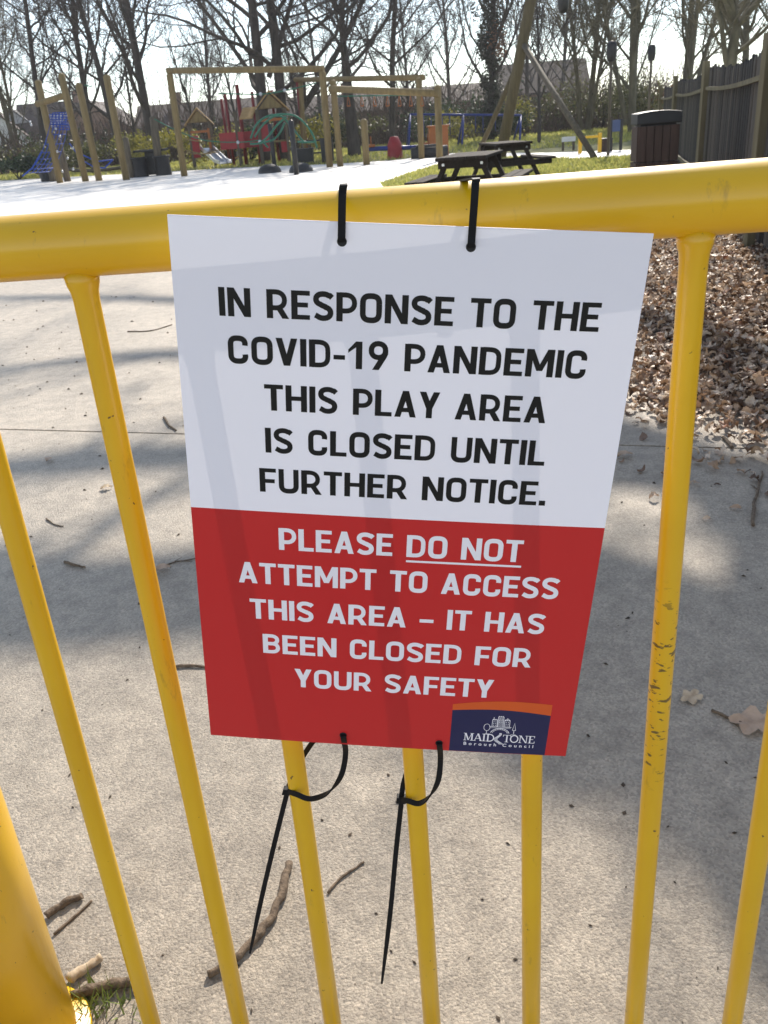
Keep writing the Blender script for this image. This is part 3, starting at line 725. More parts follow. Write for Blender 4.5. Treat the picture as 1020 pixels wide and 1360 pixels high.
tag(scatter_leaves('leaf_litter', XY, zl, 0.043, 12, 0.5), kind='stuff')
# thin spill of leaves over the path edge
XY = []
while len(XY) < 420:
    y = 2.2 + 6 * r.random(); x = edge_x(y) - abs(r.normal(0, .22)) + .05
    XY.append((x, y))
tag(scatter_leaves('spilled_leaves', XY, 0.002, 0.038, 13, 0.35), kind='stuff')
# tiny crumbs of bark on the path
r = np.random.default_rng(21); Vs = []; Fs = []
for i in range(420):
    y = 0.75 + 7 * r.random() ** 1.6; x = r.uniform(-0.5 - .5 * y, min(edge_x(y), .55 + .5 * y)); s_ = r.uniform(.0012, .0045) * (1 + .35 * y)
    a = r.uniform(0, 6.28); d = np.array([math.cos(a), math.sin(a), 0]); e = np.array([-d[1], d[0], 0]) * r.uniform(.3, .8); p = np.array([x, y, .001])
    k = len(Vs) * 1; base = len(Vs)
    Vs += [p - d * s_, p - e * s_, p + d * s_ * 1.3, p + e * s_, p + [0, 0, s_ * .7]]
    Fs += [(base, base + 1, base + 4), (base + 1, base + 2, base + 4), (base + 2, base + 3, base + 4), (base + 3, base, base + 4)]
tag(np_mesh('bark_crumbs', Vs, Fs, M_crumb), kind='stuff')

def one_leaf(px, py, size, rz, lab, k=1, pale=False):
    p = G(px, py); V, Fq = LT[k]
    o = np_mesh('fallen_leaf', V * size, Fq, M_leaf if not pale else M_twig_pale); o.location = (p.x, p.y, .003 - (V[:, 2].min() * size)); o.rotation_euler = (0, 0, rz)
    return tag(o, lab, 'leaf', 'single leaves on the path')
def maple_leaf(px, py, size, rz, lab, m):
    p = G(px, py); V = [(0, 0, .05)]; n = 30
    for i in range(n):
        a = 2 * math.pi * i / n; rad = .5 * (0.62 + .38 * abs(math.sin(2.5 * a + .4)) + .06 * math.sin(9 * a)); V.append((rad * math.cos(a), rad * math.sin(a) * .85, .09 * math.sin(3 * a) ** 2 + .06 * math.sin(a + 1) + .05))
    Fq = [(0, i + 1, (i + 1) % n + 1) for i in range(n)]
    o = np_mesh('fallen_leaf', np.array(V) * size, Fq, m); o.location = (p.x, p.y, .004); o.rotation_euler = (0, 0, rz)
    return tag(o, lab, 'leaf', 'single leaves on the path')
maple_leaf(918, 929, .052, .4, 'small pale lobed leaf on the shaded path just right of the scuffed bar', M_twig_pale)
maple_leaf(1002, 964, .10, -.3, 'large brown curled leaf at the right edge beyond the scuffed bar', M_leaf)
one_leaf(217, 758, .05, .3, 'small curled leaf on the path between the left bar and the notice', 0)
one_leaf(66, 612, .04, 1.2, 'short dark curled leaf on the path left of the second bar below the joint', 3)
one_leaf(142, 650, .045, .2, 'pale leaf curl beside the second bar below the path joint', 2, True)
one_leaf(830, 607, .06, .1, 'dark flat leaf lying at the right of the notice beside the path joint', 1)
def twig(pxs, r0, r1, lab, m=None, name='twig', forks=(), cat='twig'):
    pts = [G(x, y) for x, y in pxs]; base = pts[0].copy(); rr = random.Random(int(pxs[0][0] * 7 + pxs[0][1]))
    n = len(pts); P = [Vector((p.x - base.x, p.y - base.y, 0)) for p in pts]
    P = smooth_path(P, 5); m_ = len(P); L = (pts[-1] - pts[0]).length
    rad = [r0 + (r1 - r0) * i / (m_ - 1) for i in range(m_)]
    rad = [q * rr.uniform(.86, 1.15) for q in rad]
    P = [p + Vector((rr.gauss(0, L * .006), rr.gauss(0, L * .006), rad[i] * 0.95 + abs(math.sin(i * .8)) * r0 * .35)) for i, p in enumerate(P)]
    b = MB(); b.tube(P, rad, 9)
    for (t, ang, ln) in forks:
        i = int(t * (m_ - 1)); d = (P[min(i + 1, m_ - 1)] - P[i]).normalized(); d = Matrix.Rotation(ang, 3, 'Z') @ d
        b.tube([P[i], P[i] + d * ln * .5 + Vector((0, 0, rad[i] * .3)), P[i] + d * ln], [rad[i] * .7, rad[i] * .5, rad[i] * .25], 6)
    o = b.build(name, m or M_twig, None); o.location = (base.x, base.y, 0)
    return tag(o, lab, cat, 'twigs and sticks on the path')
twig([(278, 1299), (318, 1272), (352, 1235), (372, 1198), (385, 1150)], .0065, .0075, 'thick grey brown bent stick behind the left hanging cable tie', name='stick', cat='stick', forks=((.55, .5, .012),))
twig([(436, 1187), (452, 1168), (484, 1146)], .0028, .002, 'thin straight twig right of the third bar beside the bent stick')
twig([(62, 1221), (88, 1203), (110, 1194)], .0075, .006, 'broken dark bark stick beside the thick post, upper of the pair', name='stick', cat='stick')
twig([(72, 1243), (96, 1222), (123, 1197)], .0028, .002, 'thin twig alongside the broken bark stick by the thick post')
twig([(98, 1327), (140, 1315), (196, 1305)], .0085, .008, 'reddish brown stick lying in the grass tuft at the base of the thick post', name='stick', cat='stick')
twig([(94, 1306), (116, 1290), (136, 1276)], .009, .006, 'pale peeled splinter of wood by the base of the thick post', M_twig_pale, name='stick', cat='stick')
twig([(233, 887), (255, 886), (282, 888)], .004, .003, 'dark twig touching the left edge of the notice near its bottom')
twig([(945, 945), (968, 955), (985, 962)], .0035, .003, 'short dark twig pointing at the large brown leaf')
twig([(170, 441), (200, 440), (228, 432)], .004, .003, 'long thin curved twig on the sunlit path under the rail left of the notice', forks=((.8, .7, .03),))
twig([(218, 556), (224, 566), (234, 573)], .006, .004, 'small bent twig just above the path joint left of the notice')
twig([(86, 748), (100, 752), (113, 755)], .005, .003, 'short dark twig in the shade left of the second bar')
twig([(208, 756), (230, 748), (262, 742)], .0022, .0015, 'wispy twig in the shade touching the left edge of the red band', forks=((.5, .6, .04), (.7, -.6, .03)))
twig([(999, 700), (1003, 660), (1014, 628)], .006, .003, 'upright lying twig at the edge of the leaf pile by the right frame edge', forks=((.6, .5, .05),))
twig([(960, 583), (968, 591), (972, 597)], .008, .006, 'stubby dark twig beside the leaf pile behind the scuffed bar')
twig([(62, 340 + 350), (72, 697), (84, 700)], .003, .002, 'tiny twig on the path at the left below the joint')
# grass tuft at the post base
def tuft(r, n):
    c = G(118, 1335); xs = np.c_[r.normal(c.x, .035, n), r.normal(c.y, .018, n)]; return xs
g = grass('grass_tuft', tuft, 150, .032, 8, M_f_tuft, .22); g.location.z = .03
tag(g, kind='stuff')

# ------------------------------------------------------------------ trees
def grow_tree(seed, p):
    """returns list of (points array, radii array, level)"""
    r = np.random.default_rng(seed); out = []
    segs = p.get('segs', [10, 9, 6, 4, 3]); cnt = p['count']; ratio = p.get('ratio', [0, .62, .5, .42, .42]); ang = p.get('ang', [0, 50, 48, 45, 45])
    wob = p.get('wob', [.025, .12, .17, .2, .22]); upt = p.get('up', [0.02, .07, .05, .03, .02]); maxl = len(cnt)
    tmin = p.get('tmin', [0, .25, .18, .15, .1])
    def branch(st, d, L, r0, lv):
        n = segs[lv]; pts = [st]; rad = [r0]; d = d / np.linalg.norm(d); ds = [d]
        tip = .35 if lv == 0 else .22
        for i in range(n):
            d = d + r.normal(0, wob[lv], 3); d[2] += upt[lv]; d /= np.linalg.norm(d)
            pts.append(pts[-1] + d * L / n); rad.append(max(r0 * (1 - (1 - tip) * (i + 1) / n), p.get('minr', .006))); ds.append(d)
        out.append((np.array(pts), np.array(rad), lv))
        if lv + 1 > maxl: return
        c = cnt[lv]; c = int(r.integers(max(1, int(c * .75)), int(c * 1.25) + 1)) if lv else c
        phi = r.uniform(0, 6.28)
        for j in range(c):
            t = tmin[lv + 1] + (1 - tmin[lv + 1]) * (j + r.random()) / c; t = min(t, .99)
            f = t * n; i = int(f); q = pts[i] + (pts[i + 1] - pts[i]) * (f - i); dd = ds[min(i + 1, n)]; rr = rad[i] + (rad[i + 1] - rad[i]) * (f - i)
            a = math.radians(ang[lv + 1] * r.uniform(.7, 1.3) * (1 - .3 * t)); phi += 2.4 + r.normal(0, .5)
            ref = np.array([0, 0, 1.]) if abs(dd[2]) < .9 else np.array([1., 0, 0]); u = np.cross(dd, ref); u /= np.linalg.norm(u); v = np.cross(dd, u)
            nd = dd * math.cos(a) + (u * math.cos(phi) + v * math.sin(phi)) * math.sin(a)
            Lc = L * ratio[lv + 1] * (1.15 - .65 * t) * r.uniform(.7, 1.3)
            branch(q, nd, Lc, max(rr * p.get('rr', .52) * r.uniform(.8, 1.1), p.get('minr', .006)), lv + 1)
        # leader forks
        if lv == 0:
            for k in range(p.get('forks', 0)):
                a = math.radians(p.get('forkang', 22) * r.uniform(.6, 1.3)); ph = 6.28 * k / p['forks'] + r.uniform(0, .8)
                nd = np.array([math.sin(a) * math.cos(ph), math.sin(a) * math.sin(ph), math.cos(a)])
                branch(pts[-1], nd, p['height'] * .62 * r.uniform(.8, 1.1), rad[-1] * .78, 1)
        elif lv == 1 and p.get('extend', True): pass
    for (st, d, L, r0) in p['stems']: branch(np.array(st, float), np.array(d, float), L, r0, 0)
    return out
SIDES = [10, 7, 5, 3, 3]
def tubes_np(brs, sides_for):
    Vs = []; Fs = []; off = 0
    for pts, rad, lv in brs:
        sd = sides_for[lv]; n = len(pts); t = np.gradient(pts, axis=0); t /= np.linalg.norm(t, axis=1)[:, None] + 1e-9
        ref = np.array([.31, .2, .93]) if abs(t[0, 2]) < .8 else np.array([.9, .3, .1])
        u = np.cross(t, ref); u /= np.linalg.norm(u, axis=1)[:, None] + 1e-9; v = np.cross(t, u)
        a = np.arange(sd) * 2 * np.pi / sd
        ring = pts[:, None, :] + rad[:, None, None] * (u[:, None, :] * np.cos(a)[None, :, None] + v[:, None, :] * np.sin(a)[None, :, None])
        Vs.append(ring.reshape(-1, 3)); i = np.arange(n - 1)[:, None] * sd; k = np.arange(sd)[None, :]; k2 = (k + 1) % sd
        Fs.append((np.stack([i + k, i + k2, i + sd + k2, i + sd + k], -1) + off).reshape(-1, 4)); off += n * sd
    return np.concatenate(Vs), np.concatenate(Fs)
def crown_mesh(br, sides, bark, twigm, root, off=0):
    V1, F1 = tubes_np([x for x in br if x[2] in (1, 2)], sides); V2, F2 = tubes_np([x for x in br if x[2] > 2], sides)
    return np_mesh('crown', np.concatenate([V1, V2]) - off, np.concatenate([F1, F2 + len(V1)]), bark, root, True, twigm, len(F1))
def make_tree(seed, p, bark, twigm, name='bare_tree'):
    br = grow_tree(seed, p); root = empty(name)
    V, Fq = tubes_np([x for x in br if x[2] == 0], SIDES); np_mesh('trunk', V, Fq, bark, root, True)
    crown_mesh(br, SIDES, bark, twigm, root)
    return root, br
KINDS = {}
KINDS['oak'] = (make_tree(1, dict(height=17, stems=[((0, 0, 0), (0.02, 0, 1), 7.5, .42)], forks=6, forkang=40, count=[7, 9, 8, 6], ratio=[0, 1.05, .5, .45, .42], ang=[0, 62, 50, 48, 45], tmin=[0, .45, .15, .12, .1], up=[.02, .05, .04, .03, .02], minr=.0095, wob=[.02, .16, .2, .22, .25]), M_bark, M_twigs)[0])
KINDS['multi'] = (make_tree(2, dict(height=18, stems=[((-.5, 0, 0), (.10, 0, 1), 15, .31), ((.5, 0.1, 0), (.04, .03, 1), 16, .30), ((.62, 0.1, 1.2), (.62, .03, .8), 11, .2), ((.2, .2, 4.2), (.32, .1, .8), 12, .13), ((-.3, .1, 3.8), (-.42, .1, .8), 11, .12)], count=[12, 8, 7, 5], ratio=[0, .72, .5, .45, .42], ang=[0, 70, 50, 48, 45], tmin=[0, .15, .15, .12, .1], minr=.0095, wob=[.025, .15, .19, .2, .22]), M_bark, M_twigs)[0])
KINDS['tall'] = (make_tree(3, dict(height=20, stems=[((0, 0, 0), (0, 0, 1), 19, .19)], count=[19, 8, 7, 5], ratio=[0, .36, .48, .45, .42], ang=[0, 55, 50, 46, 45], tmin=[0, .16, .12, .12, .1], minr=.0095), M_bark, M_twigs)[0])
KINDS['fine'] = (make_tree(4, dict(height=15, stems=[((0, 0, 0), (0.03, 0, 1), 14, .19)], count=[20, 9, 7, 5], ratio=[0, .46, .46, .45, .42], ang=[0, 42, 42, 40, 40], tmin=[0, .14, .12, .12, .1], up=[.02, .10, .08, .05, .03], minr=.0095), M_bark, M_twigs)[0])
KINDS['olive'] = (make_tree(5, dict(height=15, stems=[((0, 0, 0), (-.06, 0, 1), 15, .19), ((.3, .2, 0), (.14, .1, 1), 14, .15), ((-.2, .2, .4), (-.24, .1, 1), 12, .12)], count=[15, 9, 8, 5], ratio=[0, .44, .5, .45, .42], ang=[0, 46, 44, 42, 40], tmin=[0, .12, .1, .1, .1], up=[.02, .10, .07, .05, .03], minr=.0095), M_bark_ol, M_twigs_ol)[0])
KINDS['young'] = (make_tree(6, dict(height=7, stems=[((0, 0, 0), (0, 0, 1), 7.2, .10)], count=[16, 8, 6], ratio=[0, .45, .45, .42], ang=[0, 40, 40, 40], tmin=[0, .22, .15, .12], up=[.0, .14, .10, .06], minr=.008), M_bark, M_twigs)[0])
KINDS['spread'] = (make_tree(7, dict(height=16, stems=[((0, 0, 0), (.02, 0, 1), 4.0, .42)], forks=6, forkang=42, count=[4, 10, 9, 6], ratio=[0, 1.5, .52, .45, .42], ang=[0, 60, 48, 46, 44], tmin=[0, .6, .15, .12, .1], up=[.0, .06, .05, .04, .02], minr=.0095, wob=[.04, .14, .18, .2, .22]), M_bark_ol, M_twigs_ol)[0])
used = set()
GT = 'bare trees around the play area'
def put_tree(kind, px, Y, scale, rz, label, zs=1.0, pyref=190):
    proto = KINDS[kind]
    if kind in used: o = copy_tree(proto)
    else: o = proto; used.add(kind)
    q = at(px, pyref, Y); o.location = (q.x, q.y, -0.05); o.rotation_euler = (0, 0, rz); o.scale = (scale, scale, scale * zs)
    return tag(o, label, 'tree', GT)
TR = [
 ('multi', 362, 47, 1.0, 0.15, 'large dark bare tree with forking trunks directly behind the small play tower roofs', 1),
 ('oak', 470, 46, .86, 2.2, 'stout dark bare tree whose trunk stands behind the short post under the monkey bars', 1),
 ('tall', 519, 52, .95, .7, 'slim dark bare tree just right of the stout trunk behind the monkey bars', 1),
 ('tall', 55, 56, 1.0, 2.0, 'slender bare tree behind the leftmost timber poles with the crossbar', 1),
 ('fine', 122, 58, 1.2, 1.2, 'fine twigged bare tree between the two tall leaning poles at the left', 1),
 ('tall', 160, 54, 1.05, 4.1, 'dark narrow bare tree behind the lone tall pole left of the timber swing frame', 1),
 ('fine', 203, 52, 1.35, 3.3, 'dense twiggy bare tree just left of the big timber swing frame', 1),
 ('spread', 958, 27, .78, 2.9, 'spreading bare tree with thick low limbs rising behind the paling fence', 1),
 ('olive', 838, 50, 1.1, .6, 'olive grey many stemmed tree behind the park litter bin and black pods', 1),
 ('olive', 780, 62, 1.1, 2.6, 'pale many stemmed tree behind the right brace of the leaning pole', 1),
 ('olive', 905, 58, 1.2, 4.0, 'tangled grey tree between the litter bin and the fence top', 1),
 ('young', 716, 44, .95, .3, 'young bare tree with upswept branches between the leaning pole and its right brace', 1),
 ('fine', 600, 78, 1.0, 5.0, 'pale distant bare tree left of the ivy clad trunk', 1),
 ('fine', 700, 85, 1.15, 2.4, 'distant hazy bare tree behind the top of the leaning pole', 1),
 ('fine', 285, 80, 1.0, .4, 'distant bare tree seen through the timber swing frame left of the big forked trunks', 1),
 ('olive', 20, 70, 1.0, 1.0, 'distant bare tree at the left edge above the white gables', 1),
 ('tall', 430, 82, 1.0, 3.0, 'distant slim bare tree between the forked trunks and the stout trunk', 1),
 ('fine', 745, 100, 1.3, 1.1, 'far pale bare tree above the brown roof at the right', 1),
 ('young', 265, 60, 1.0, 2.0, 'small upswept bare tree behind the roof of the small play tower', 1),
 ('young', 180, 62, 1.1, 4.0, 'small upswept bare tree behind the tall dark post', 1),
 ('young', 95, 66, 1.0, 5.0, 'small upswept bare tree between the first and second tall poles', 1),
 ('fine', 545, 68, .8, 2.7, 'short twiggy bare tree behind the right end of the monkey bars', 1),
 ('fine', 400, 66, .7, 3.7, 'short twiggy bare tree behind the right post of the timber swing frame', 1),
 ('young', 320, 64, 1.1, 1.3, 'small upswept bare tree behind the red panelled bridge', 1),
 ('olive', 985, 62, 1.3, 5.2, 'tall grey tangle of bare branches behind the spreading tree at the right edge', 1),
]
for k, px, Y, s, rz, lab, zs in TR: put_tree(k, px, Y, s, rz, lab, {'multi': .92, 'oak': .95, 'tall': .82, 'fine': .92}.get(k, 1))

def leaf_cloud(seed, blobs, n, size):
    """many leaf quads spread through lumpy blobs [(c, radii)]"""
    r = np.random.default_rng(seed); Vs = []
    wts = np.array([b[1][0] * b[1][1] * b[1][2] for b in blobs]); wts = wts / wts.sum(); idx = r.choice(len(blobs), n, p=wts)
    d = r.normal(0, 1, (n, 3)); d /= np.linalg.norm(d, axis=1)[:, None]; rad = r.random(n) ** .45
    C = np.array([b[0] for b in blobs])[idx]; Rr = np.array([b[1] for b in blobs])[idx]
    P = C + d * rad[:, None] * Rr * (1 + .25 * np.sin(d[:, :1] * 7 + idx[:, None])); P[:, 2] = np.maximum(P[:, 2], .02)
    a = r.normal(0, 1, (n, 3)); a /= np.linalg.norm(a, axis=1)[:, None]; b_ = np.cross(a, r.normal(0, 1, (n, 3))); b_ /= np.linalg.norm(b_, axis=1)[:, None]
    s_ = size * r.uniform(.6, 1.4, (n, 1))
    V = np.stack([P - a * s_, P - b_ * s_ * .5, P + a * s_, P + b_ * s_ * .5], 1).reshape(-1, 3)
    return V, np.arange(4 * n).reshape(n, 4)
# ivy clad tree
it = KINDS['fine']; iv = copy_tree(it); q = at(652, 190, 56); iv.name = 'ivy_tree'; iv.location = (q.x, q.y, 0); iv.scale = (1.15, 1.15, 1.1); iv.rotation_euler = (0, 0, .9)
tag(iv, 'tree with its trunk and limbs clad in dark ivy, left of the leaning pole', 'tree', GT)
r_ = random.Random(3); bl_ = []
for k in range(26):
    z = .5 + k * .27; bl_.append(((r_.uniform(-.3, .3), r_.uniform(-.3, .3), z), (.55 - .012 * k, .5, .5)))
for sx0 in (-.9, -.45, .6, 1.0):
    for k in range(7): bl_.append(((sx0 * (.4 + k * .16), r_.uniform(-.3, .3), 4.2 + k * .45), (.22, .22, .4)))
V, Fq = leaf_cloud(5, bl_, 9000, .07); np_mesh('ivy', V, Fq, M_f_ivy, iv)
V, Fq = leaf_cloud(6, [((.1, -.4, 4.9), (.8, .5, .9)), ((.5, -.3, 4.2), (.5, .4, .6))], 700, .07); np_mesh('dead_leaves', V, Fq, M_f_russet, iv)

# the tree overhead that throws the dappled shade: trunk beyond the fence, limbs reach over the path
def lift(px, py, z):
    g_ = G(px, py); return np.array(g_ + SUN_DIR * (z / SUN_DIR.z))
TX, TY = 10.2, 14.6
def limb_tree():
    r = np.random.default_rng(77); out = []
    tr = [np.array([TX, TY, -0.1]), np.array([TX - .05, TY, 2.5]), np.array([TX - .15, TY - .05, 5]), np.array([TX - .3, TY - .1, 7.5]), np.array([TX - .3, TY, 10.5]), np.array([TX - .2, TY, 14])]
    out.append((np.array(tr), np.array([.5, .42, .38, .34, .24, .1]), 0))
    p = dict(stems=[], count=[0, 0, 6, 5], minr=.007)
    def twigs(pts, rad, k2, k3, ln, seed):
        rr = np.random.default_rng(seed); seg = len(pts) - 1
        for j in range(k2):
            t = (j + rr.random()) / k2 * seg; i = min(int(t), seg - 1); q = pts[i] + (pts[i + 1] - pts[i]) * (t - i); d0 = pts[i + 1] - pts[i]; d0 /= np.linalg.norm(d0)
            nd = d0 + rr.normal(0, .75, 3); nd /= np.linalg.norm(nd); L = ln * rr.uniform(.5, 1.3); P = [q]
            for s_ in range(6): nd = nd + rr.normal(0, .16, 3) + [0, 0, .02]; nd /= np.linalg.norm(nd); P.append(P[-1] + nd * L / 6)
            P = np.array(P); r0 = max(.014, rad[i] * .34); out.append((P, np.linspace(r0, .008, 7), 2))
            for m in range(k3):
                tt = rr.random() * 5.9; ii = int(tt); q2 = P[ii] + (P[ii + 1] - P[ii]) * (tt - ii); n2 = nd + rr.normal(0, .8, 3); n2 /= np.linalg.norm(n2); L2 = L * rr.uniform(.2, .5); Q = [q2]
                for s_ in range(4): n2 = n2 + rr.normal(0, .18, 3); n2 /= np.linalg.norm(n2); Q.append(Q[-1] + n2 * L2 / 4)
                Q = np.array(Q); out.append((Q, np.linspace(.011, .006, 5), 3))
                for e_ in range(3):
                    q3 = Q[rr.integers(1, 5)]; n3 = n2 + rr.normal(0, .9, 3); n3 /= np.linalg.norm(n3); out.append((np.stack([q3, q3 + n3 * L2 * .22 + rr.normal(0, .02, 3), q3 + n3 * L2 * .45]), np.array([.007, .006, .005]), 4))
    def limb(start, pix, z0, z1, r0, r1, k2, k3, ln, seed):
        m = len(pix); P = [np.array(start)] + [lift(x, y, z0 + (z1 - z0) * i / (m - 1)) for i, (x, y) in enumerate(pix)]
        P = np.array([list(v) for v in smooth_path(P, 6)]); rad = np.linspace(r0, r1, len(P)); out.append((P, rad, 1)); twigs(P[4:], rad[4:], k2, k3, ln, seed)
    A = (TX - .25, TY, 6.6)
    limb(A, [(1300, 960), (1060, 905), (940, 865), (850, 815), (700, 772), (480, 770), (250, 782), (60, 800), (-120, 770)], 7.0, 8.6, .23, .17, 8, 3, 1.0, 1)
    limb((TX - .3, TY, 7.2), [(1330, 960), (1120, 960), (1000, 968), (880, 950), (780, 990), (690, 980)], 7.4, 8.4, .27, .10, 9, 3, .38, 2)
    limb((TX - .28, TY, 7.6), [(1250, 800), (1060, 660), (900, 625), (700, 610), (400, 600), (120, 612), (-150, 640)], 8.2, 10.4, .2, .09, 8, 3, 1.3, 3)
    limb((TX - .3, TY, 8.6), [(1250, 700), (900, 600), (560, 500), (220, 470), (-50, 500)], 10, 13, .22, .05, 12, 3, 2.4, 4)
    limb((TX - .3, TY, 9.4), [(1200, 520), (820, 430), (460, 410), (120, 395), (-150, 400)], 11.5, 14.5, .2, .05, 14, 3, 2.6, 5)
    limb((TX - .3, TY, 7.0), [(1350, 1000), (1150, 950), (1010, 925), (900, 905), (830, 890)], 7.6, 8.0, .16, .06, 8, 3, .34, 6)
    limb((TX - .2, TY, 8.0), [(1150, 560), (960, 470), (900, 410)], 9.5, 11, .14, .05, 5, 2, 1.2, 7)
    return out
br = limb_tree(); sh = empty('bare_tree', (0, 0, 0), 0, 'bare tree beyond the paling fence whose long limbs overhang the path', 'tree', GT)
sh.location = (TX, TY, 0); offv = np.array([TX, TY, 0])
V, Fq = tubes_np([x for x in br if x[2] == 0], [12] * 5); np_mesh('trunk', V - offv, Fq, M_bark, sh, True)
crown_mesh(br, [8, 8, 5, 3, 3], M_bark, M_twigs, sh, offv)

# ------------------------------------------------------------------ shrubs and hedges
GS = 'shrubs along the far side of the play area'
def shrub(px, Y, wm, hm, m, lab, seed, n=1500, size=.09, name='shrub'):
    q = at(px, 190, Y); r = random.Random(seed); bl = []
    for k in range(9): bl.append(((r.uniform(-.5, .5) * wm * .75, r.uniform(-.4, .4) * wm * .5, hm * r.uniform(.25, .72)), (wm * r.uniform(.16, .3), wm * .22, hm * r.uniform(.2, .32))))
    V, Fq = leaf_cloud(seed, bl, n, size); root = empty(name, (q.x, q.y, -.03), 0, lab, 'shrub', GS)
    np_mesh('foliage', V, Fq, m, root)
    b = MB()
    for k in range(5): b.tube([(r.uniform(-.1, .1), r.uniform(-.1, .1), 0), (r.uniform(-.3, .3) * wm, 0, hm * .6)], [.04, .015], 5)
    b.build('stem', M_bark, root); return root
shrub(215, 50, 5.0, 2.2, M_f_yel, 'yellow green flowering shrub behind the left leg of the timber swing frame', 1, 2600)
shrub(330, 52, 4.0, 2.2, M_f_yel, 'yellow green shrub showing between the slide and the red panels', 2, 1800)
shrub(392, 50, 3.6, 2.3, M_f_yel, 'yellow shrub behind the green climbing arcs', 3, 1800)
shrub(122, 52, 4.5, 1.9, M_f_ol, 'olive shrub behind the dark short posts at the left', 4, 1800)
shrub(45, 56, 6.5, 2.0, M_f_ol, 'broad olive bush below the white gables at the far left', 5, 2400)
shrub(15, 50, 4.2, 1.3, M_f_dark, 'low dark clipped bush at the left edge by the grass strip', 6, 2000)
shrub(470, 54, 4, 2.2, M_f_ol, 'olive bush between the stout trunk and the monkey bar post', 7, 1500)
shrub(590, 58, 5, 2.8, M_f_dark, 'dark bush behind the blue swing frame', 8, 2400)
shrub(612, 54, 3, 2.2, M_f_yel, 'small yellow tinged bush right of the monkey bar post', 9, 900)
shrub(655, 56, 4.5, 2.8, M_f_dark, 'dark evergreen bush behind the foot of the leaning pole', 10, 2200)
shrub(697, 58, 3.2, 2.6, M_f_yel, 'yellowish bush right of the foot of the leaning pole', 11, 1000)
shrub(740, 66, 6, 3.0, M_f_ol, 'olive bush behind the young tree and white board', 12, 2000)
shrub(800, 64, 7, 4.0, M_f_ol, 'tall olive bush behind the far park bin', 13, 3000)
shrub(865, 55, 5, 3.2, M_f_ol, 'olive thicket behind the blue board on two legs', 14, 2600)
shrub(915, 46, 3, 2.6, M_f_russet, 'russet leaved shrub above the far end of the fence', 15, 900)
shrub(350, 49.5, 2.6, 2.3, M_f_dark, 'dark green bush beside the slide tower between red posts', 16, 1200)
shrub(430, 53, 2.8, 2.4, M_f_dark, 'dark green bush behind the right leg of the timber swing frame', 17, 1200)
# brown brushwood thicket behind everything: one unbroken mass
r = np.random.default_rng(9); brs = []
for i in range(5200):
    x = r.uniform(-46, 40); y = r.uniform(64, 74); d = np.array([r.normal(0, .35), r.normal(0, .35), 1.0]); d /= np.linalg.norm(d); L = r.uniform(2.0, 4.6) * (1 + .22 * math.sin(x * .35)); P = [np.array([x, y, -.1])]
    for k in range(4): d = d + r.normal(0, .16, 3); d /= np.linalg.norm(d); P.append(P[-1] + d * L / 4)
    brs.append((np.array(P), np.linspace(.04, .012, 5), 3))
V, Fq = tubes_np(brs, [3] * 5); tag(np_mesh('brushwood', V, Fq, M_brush), kind='stuff')
b = MB()
xs = np.linspace(-52, 48, 60); rr = random.Random(4)
V, Fq = leaf_cloud(31, [((x, 70 + rr.uniform(-1, 1), 1.3), (2.2, 1.2, 1.5 + rr.uniform(-.4, .5))) for x in xs], 12000, .16)
tag(np_mesh('hedge', V, Fq, M_f_dark), kind='stuff')

# ------------------------------------------------------------------ houses behind
def house(px, Y, wd, dp, eave, ridge, rz, wall, roofm, lab, wins=(), gable_front=False, chimney=None, dormer=False):
    q = at(px, 190, Y); root = empty('house', (q.x, q.y, -.03), rz, lab, 'house', 'houses beyond the trees')
    b = MB(); hw, hd = wd / 2, dp / 2
    if gable_front:   # ridge runs along y
        b.prism([(-hw, -hd, 0), (hw, -hd, 0), (hw, -hd, eave), (0, -hd, ridge), (-hw, -hd, eave)], (0, dp, 0)); b.build('wall', wall, root)
        b = MB(); t = .22
        for s_ in (-1, 1):
            e = Vector((s_ * (hw + .35), 0, eave - .35 * (ridge - eave) / hw)); b.prism([(0, -hd - .3, ridge + .02), (e.x, -hd - .3, e.z + .02), (e.x, -hd - .3, e.z + t), (0, -hd - .3, ridge + t + .05)], (0, dp + .6, 0))
    else:
        b.prism([(-hw, -hd, 0), (-hw, hd, 0), (-hw, hd, eave), (-hw, 0, ridge), (-hw, -hd, eave)], (wd, 0, 0)); b.build('wall', wall, root)
        b = MB(); t = .22
        for s_ in (-1, 1):
            ey_ = s_ * (hd + .4); ez = eave - .4 * (ridge - eave) / hd
            b.prism([(-hw - .3, 0, ridge + .02), (-hw - .3, ey_, ez + .02), (-hw - .3, ey_, ez + t), (-hw - .3, 0, ridge + t + .05)], (wd + .6, 0, 0))
    rf = b.build('roof', roofm, root)
    if dormer:
        b = MB(); b.box((hw * .2, -hd * .55, eave + (ridge - eave) * .45), (wd * .4, hd * .7, (ridge - eave) * .42)); b.build('dormer', M_render, rf)
    if chimney is not None:
        b = MB(); b.box((chimney, 0, ridge + .5), (.7, .7, 1.6)); b.box((chimney, 0, ridge + 1.35), (.85, .85, .12)); b.build('chimney', M_brick, rf)
    for (wx, wz, ww, wh) in wins:
        b = MB(); b.box((wx, -hd - .02, wz), (ww + .16, .08, wh + .16)); f = b.build('window', M_render if wall is M_brick else M_board, root)
        b = MB(); b.box((wx - ww / 4, -hd - .07, wz), (ww / 2 - .05, .03, wh)); b.box((wx + ww / 4, -hd - .07, wz), (ww / 2 - .05, .03, wh)); b.build('pane', M_glass, f)
    return root
house(2, 122, 7, 9, 3.4, 6.6, .25, M_render, M_tile, 'white gabled house with brown roof at the far left edge', ((-1, 1.6, 1.2, 1.1),), True)
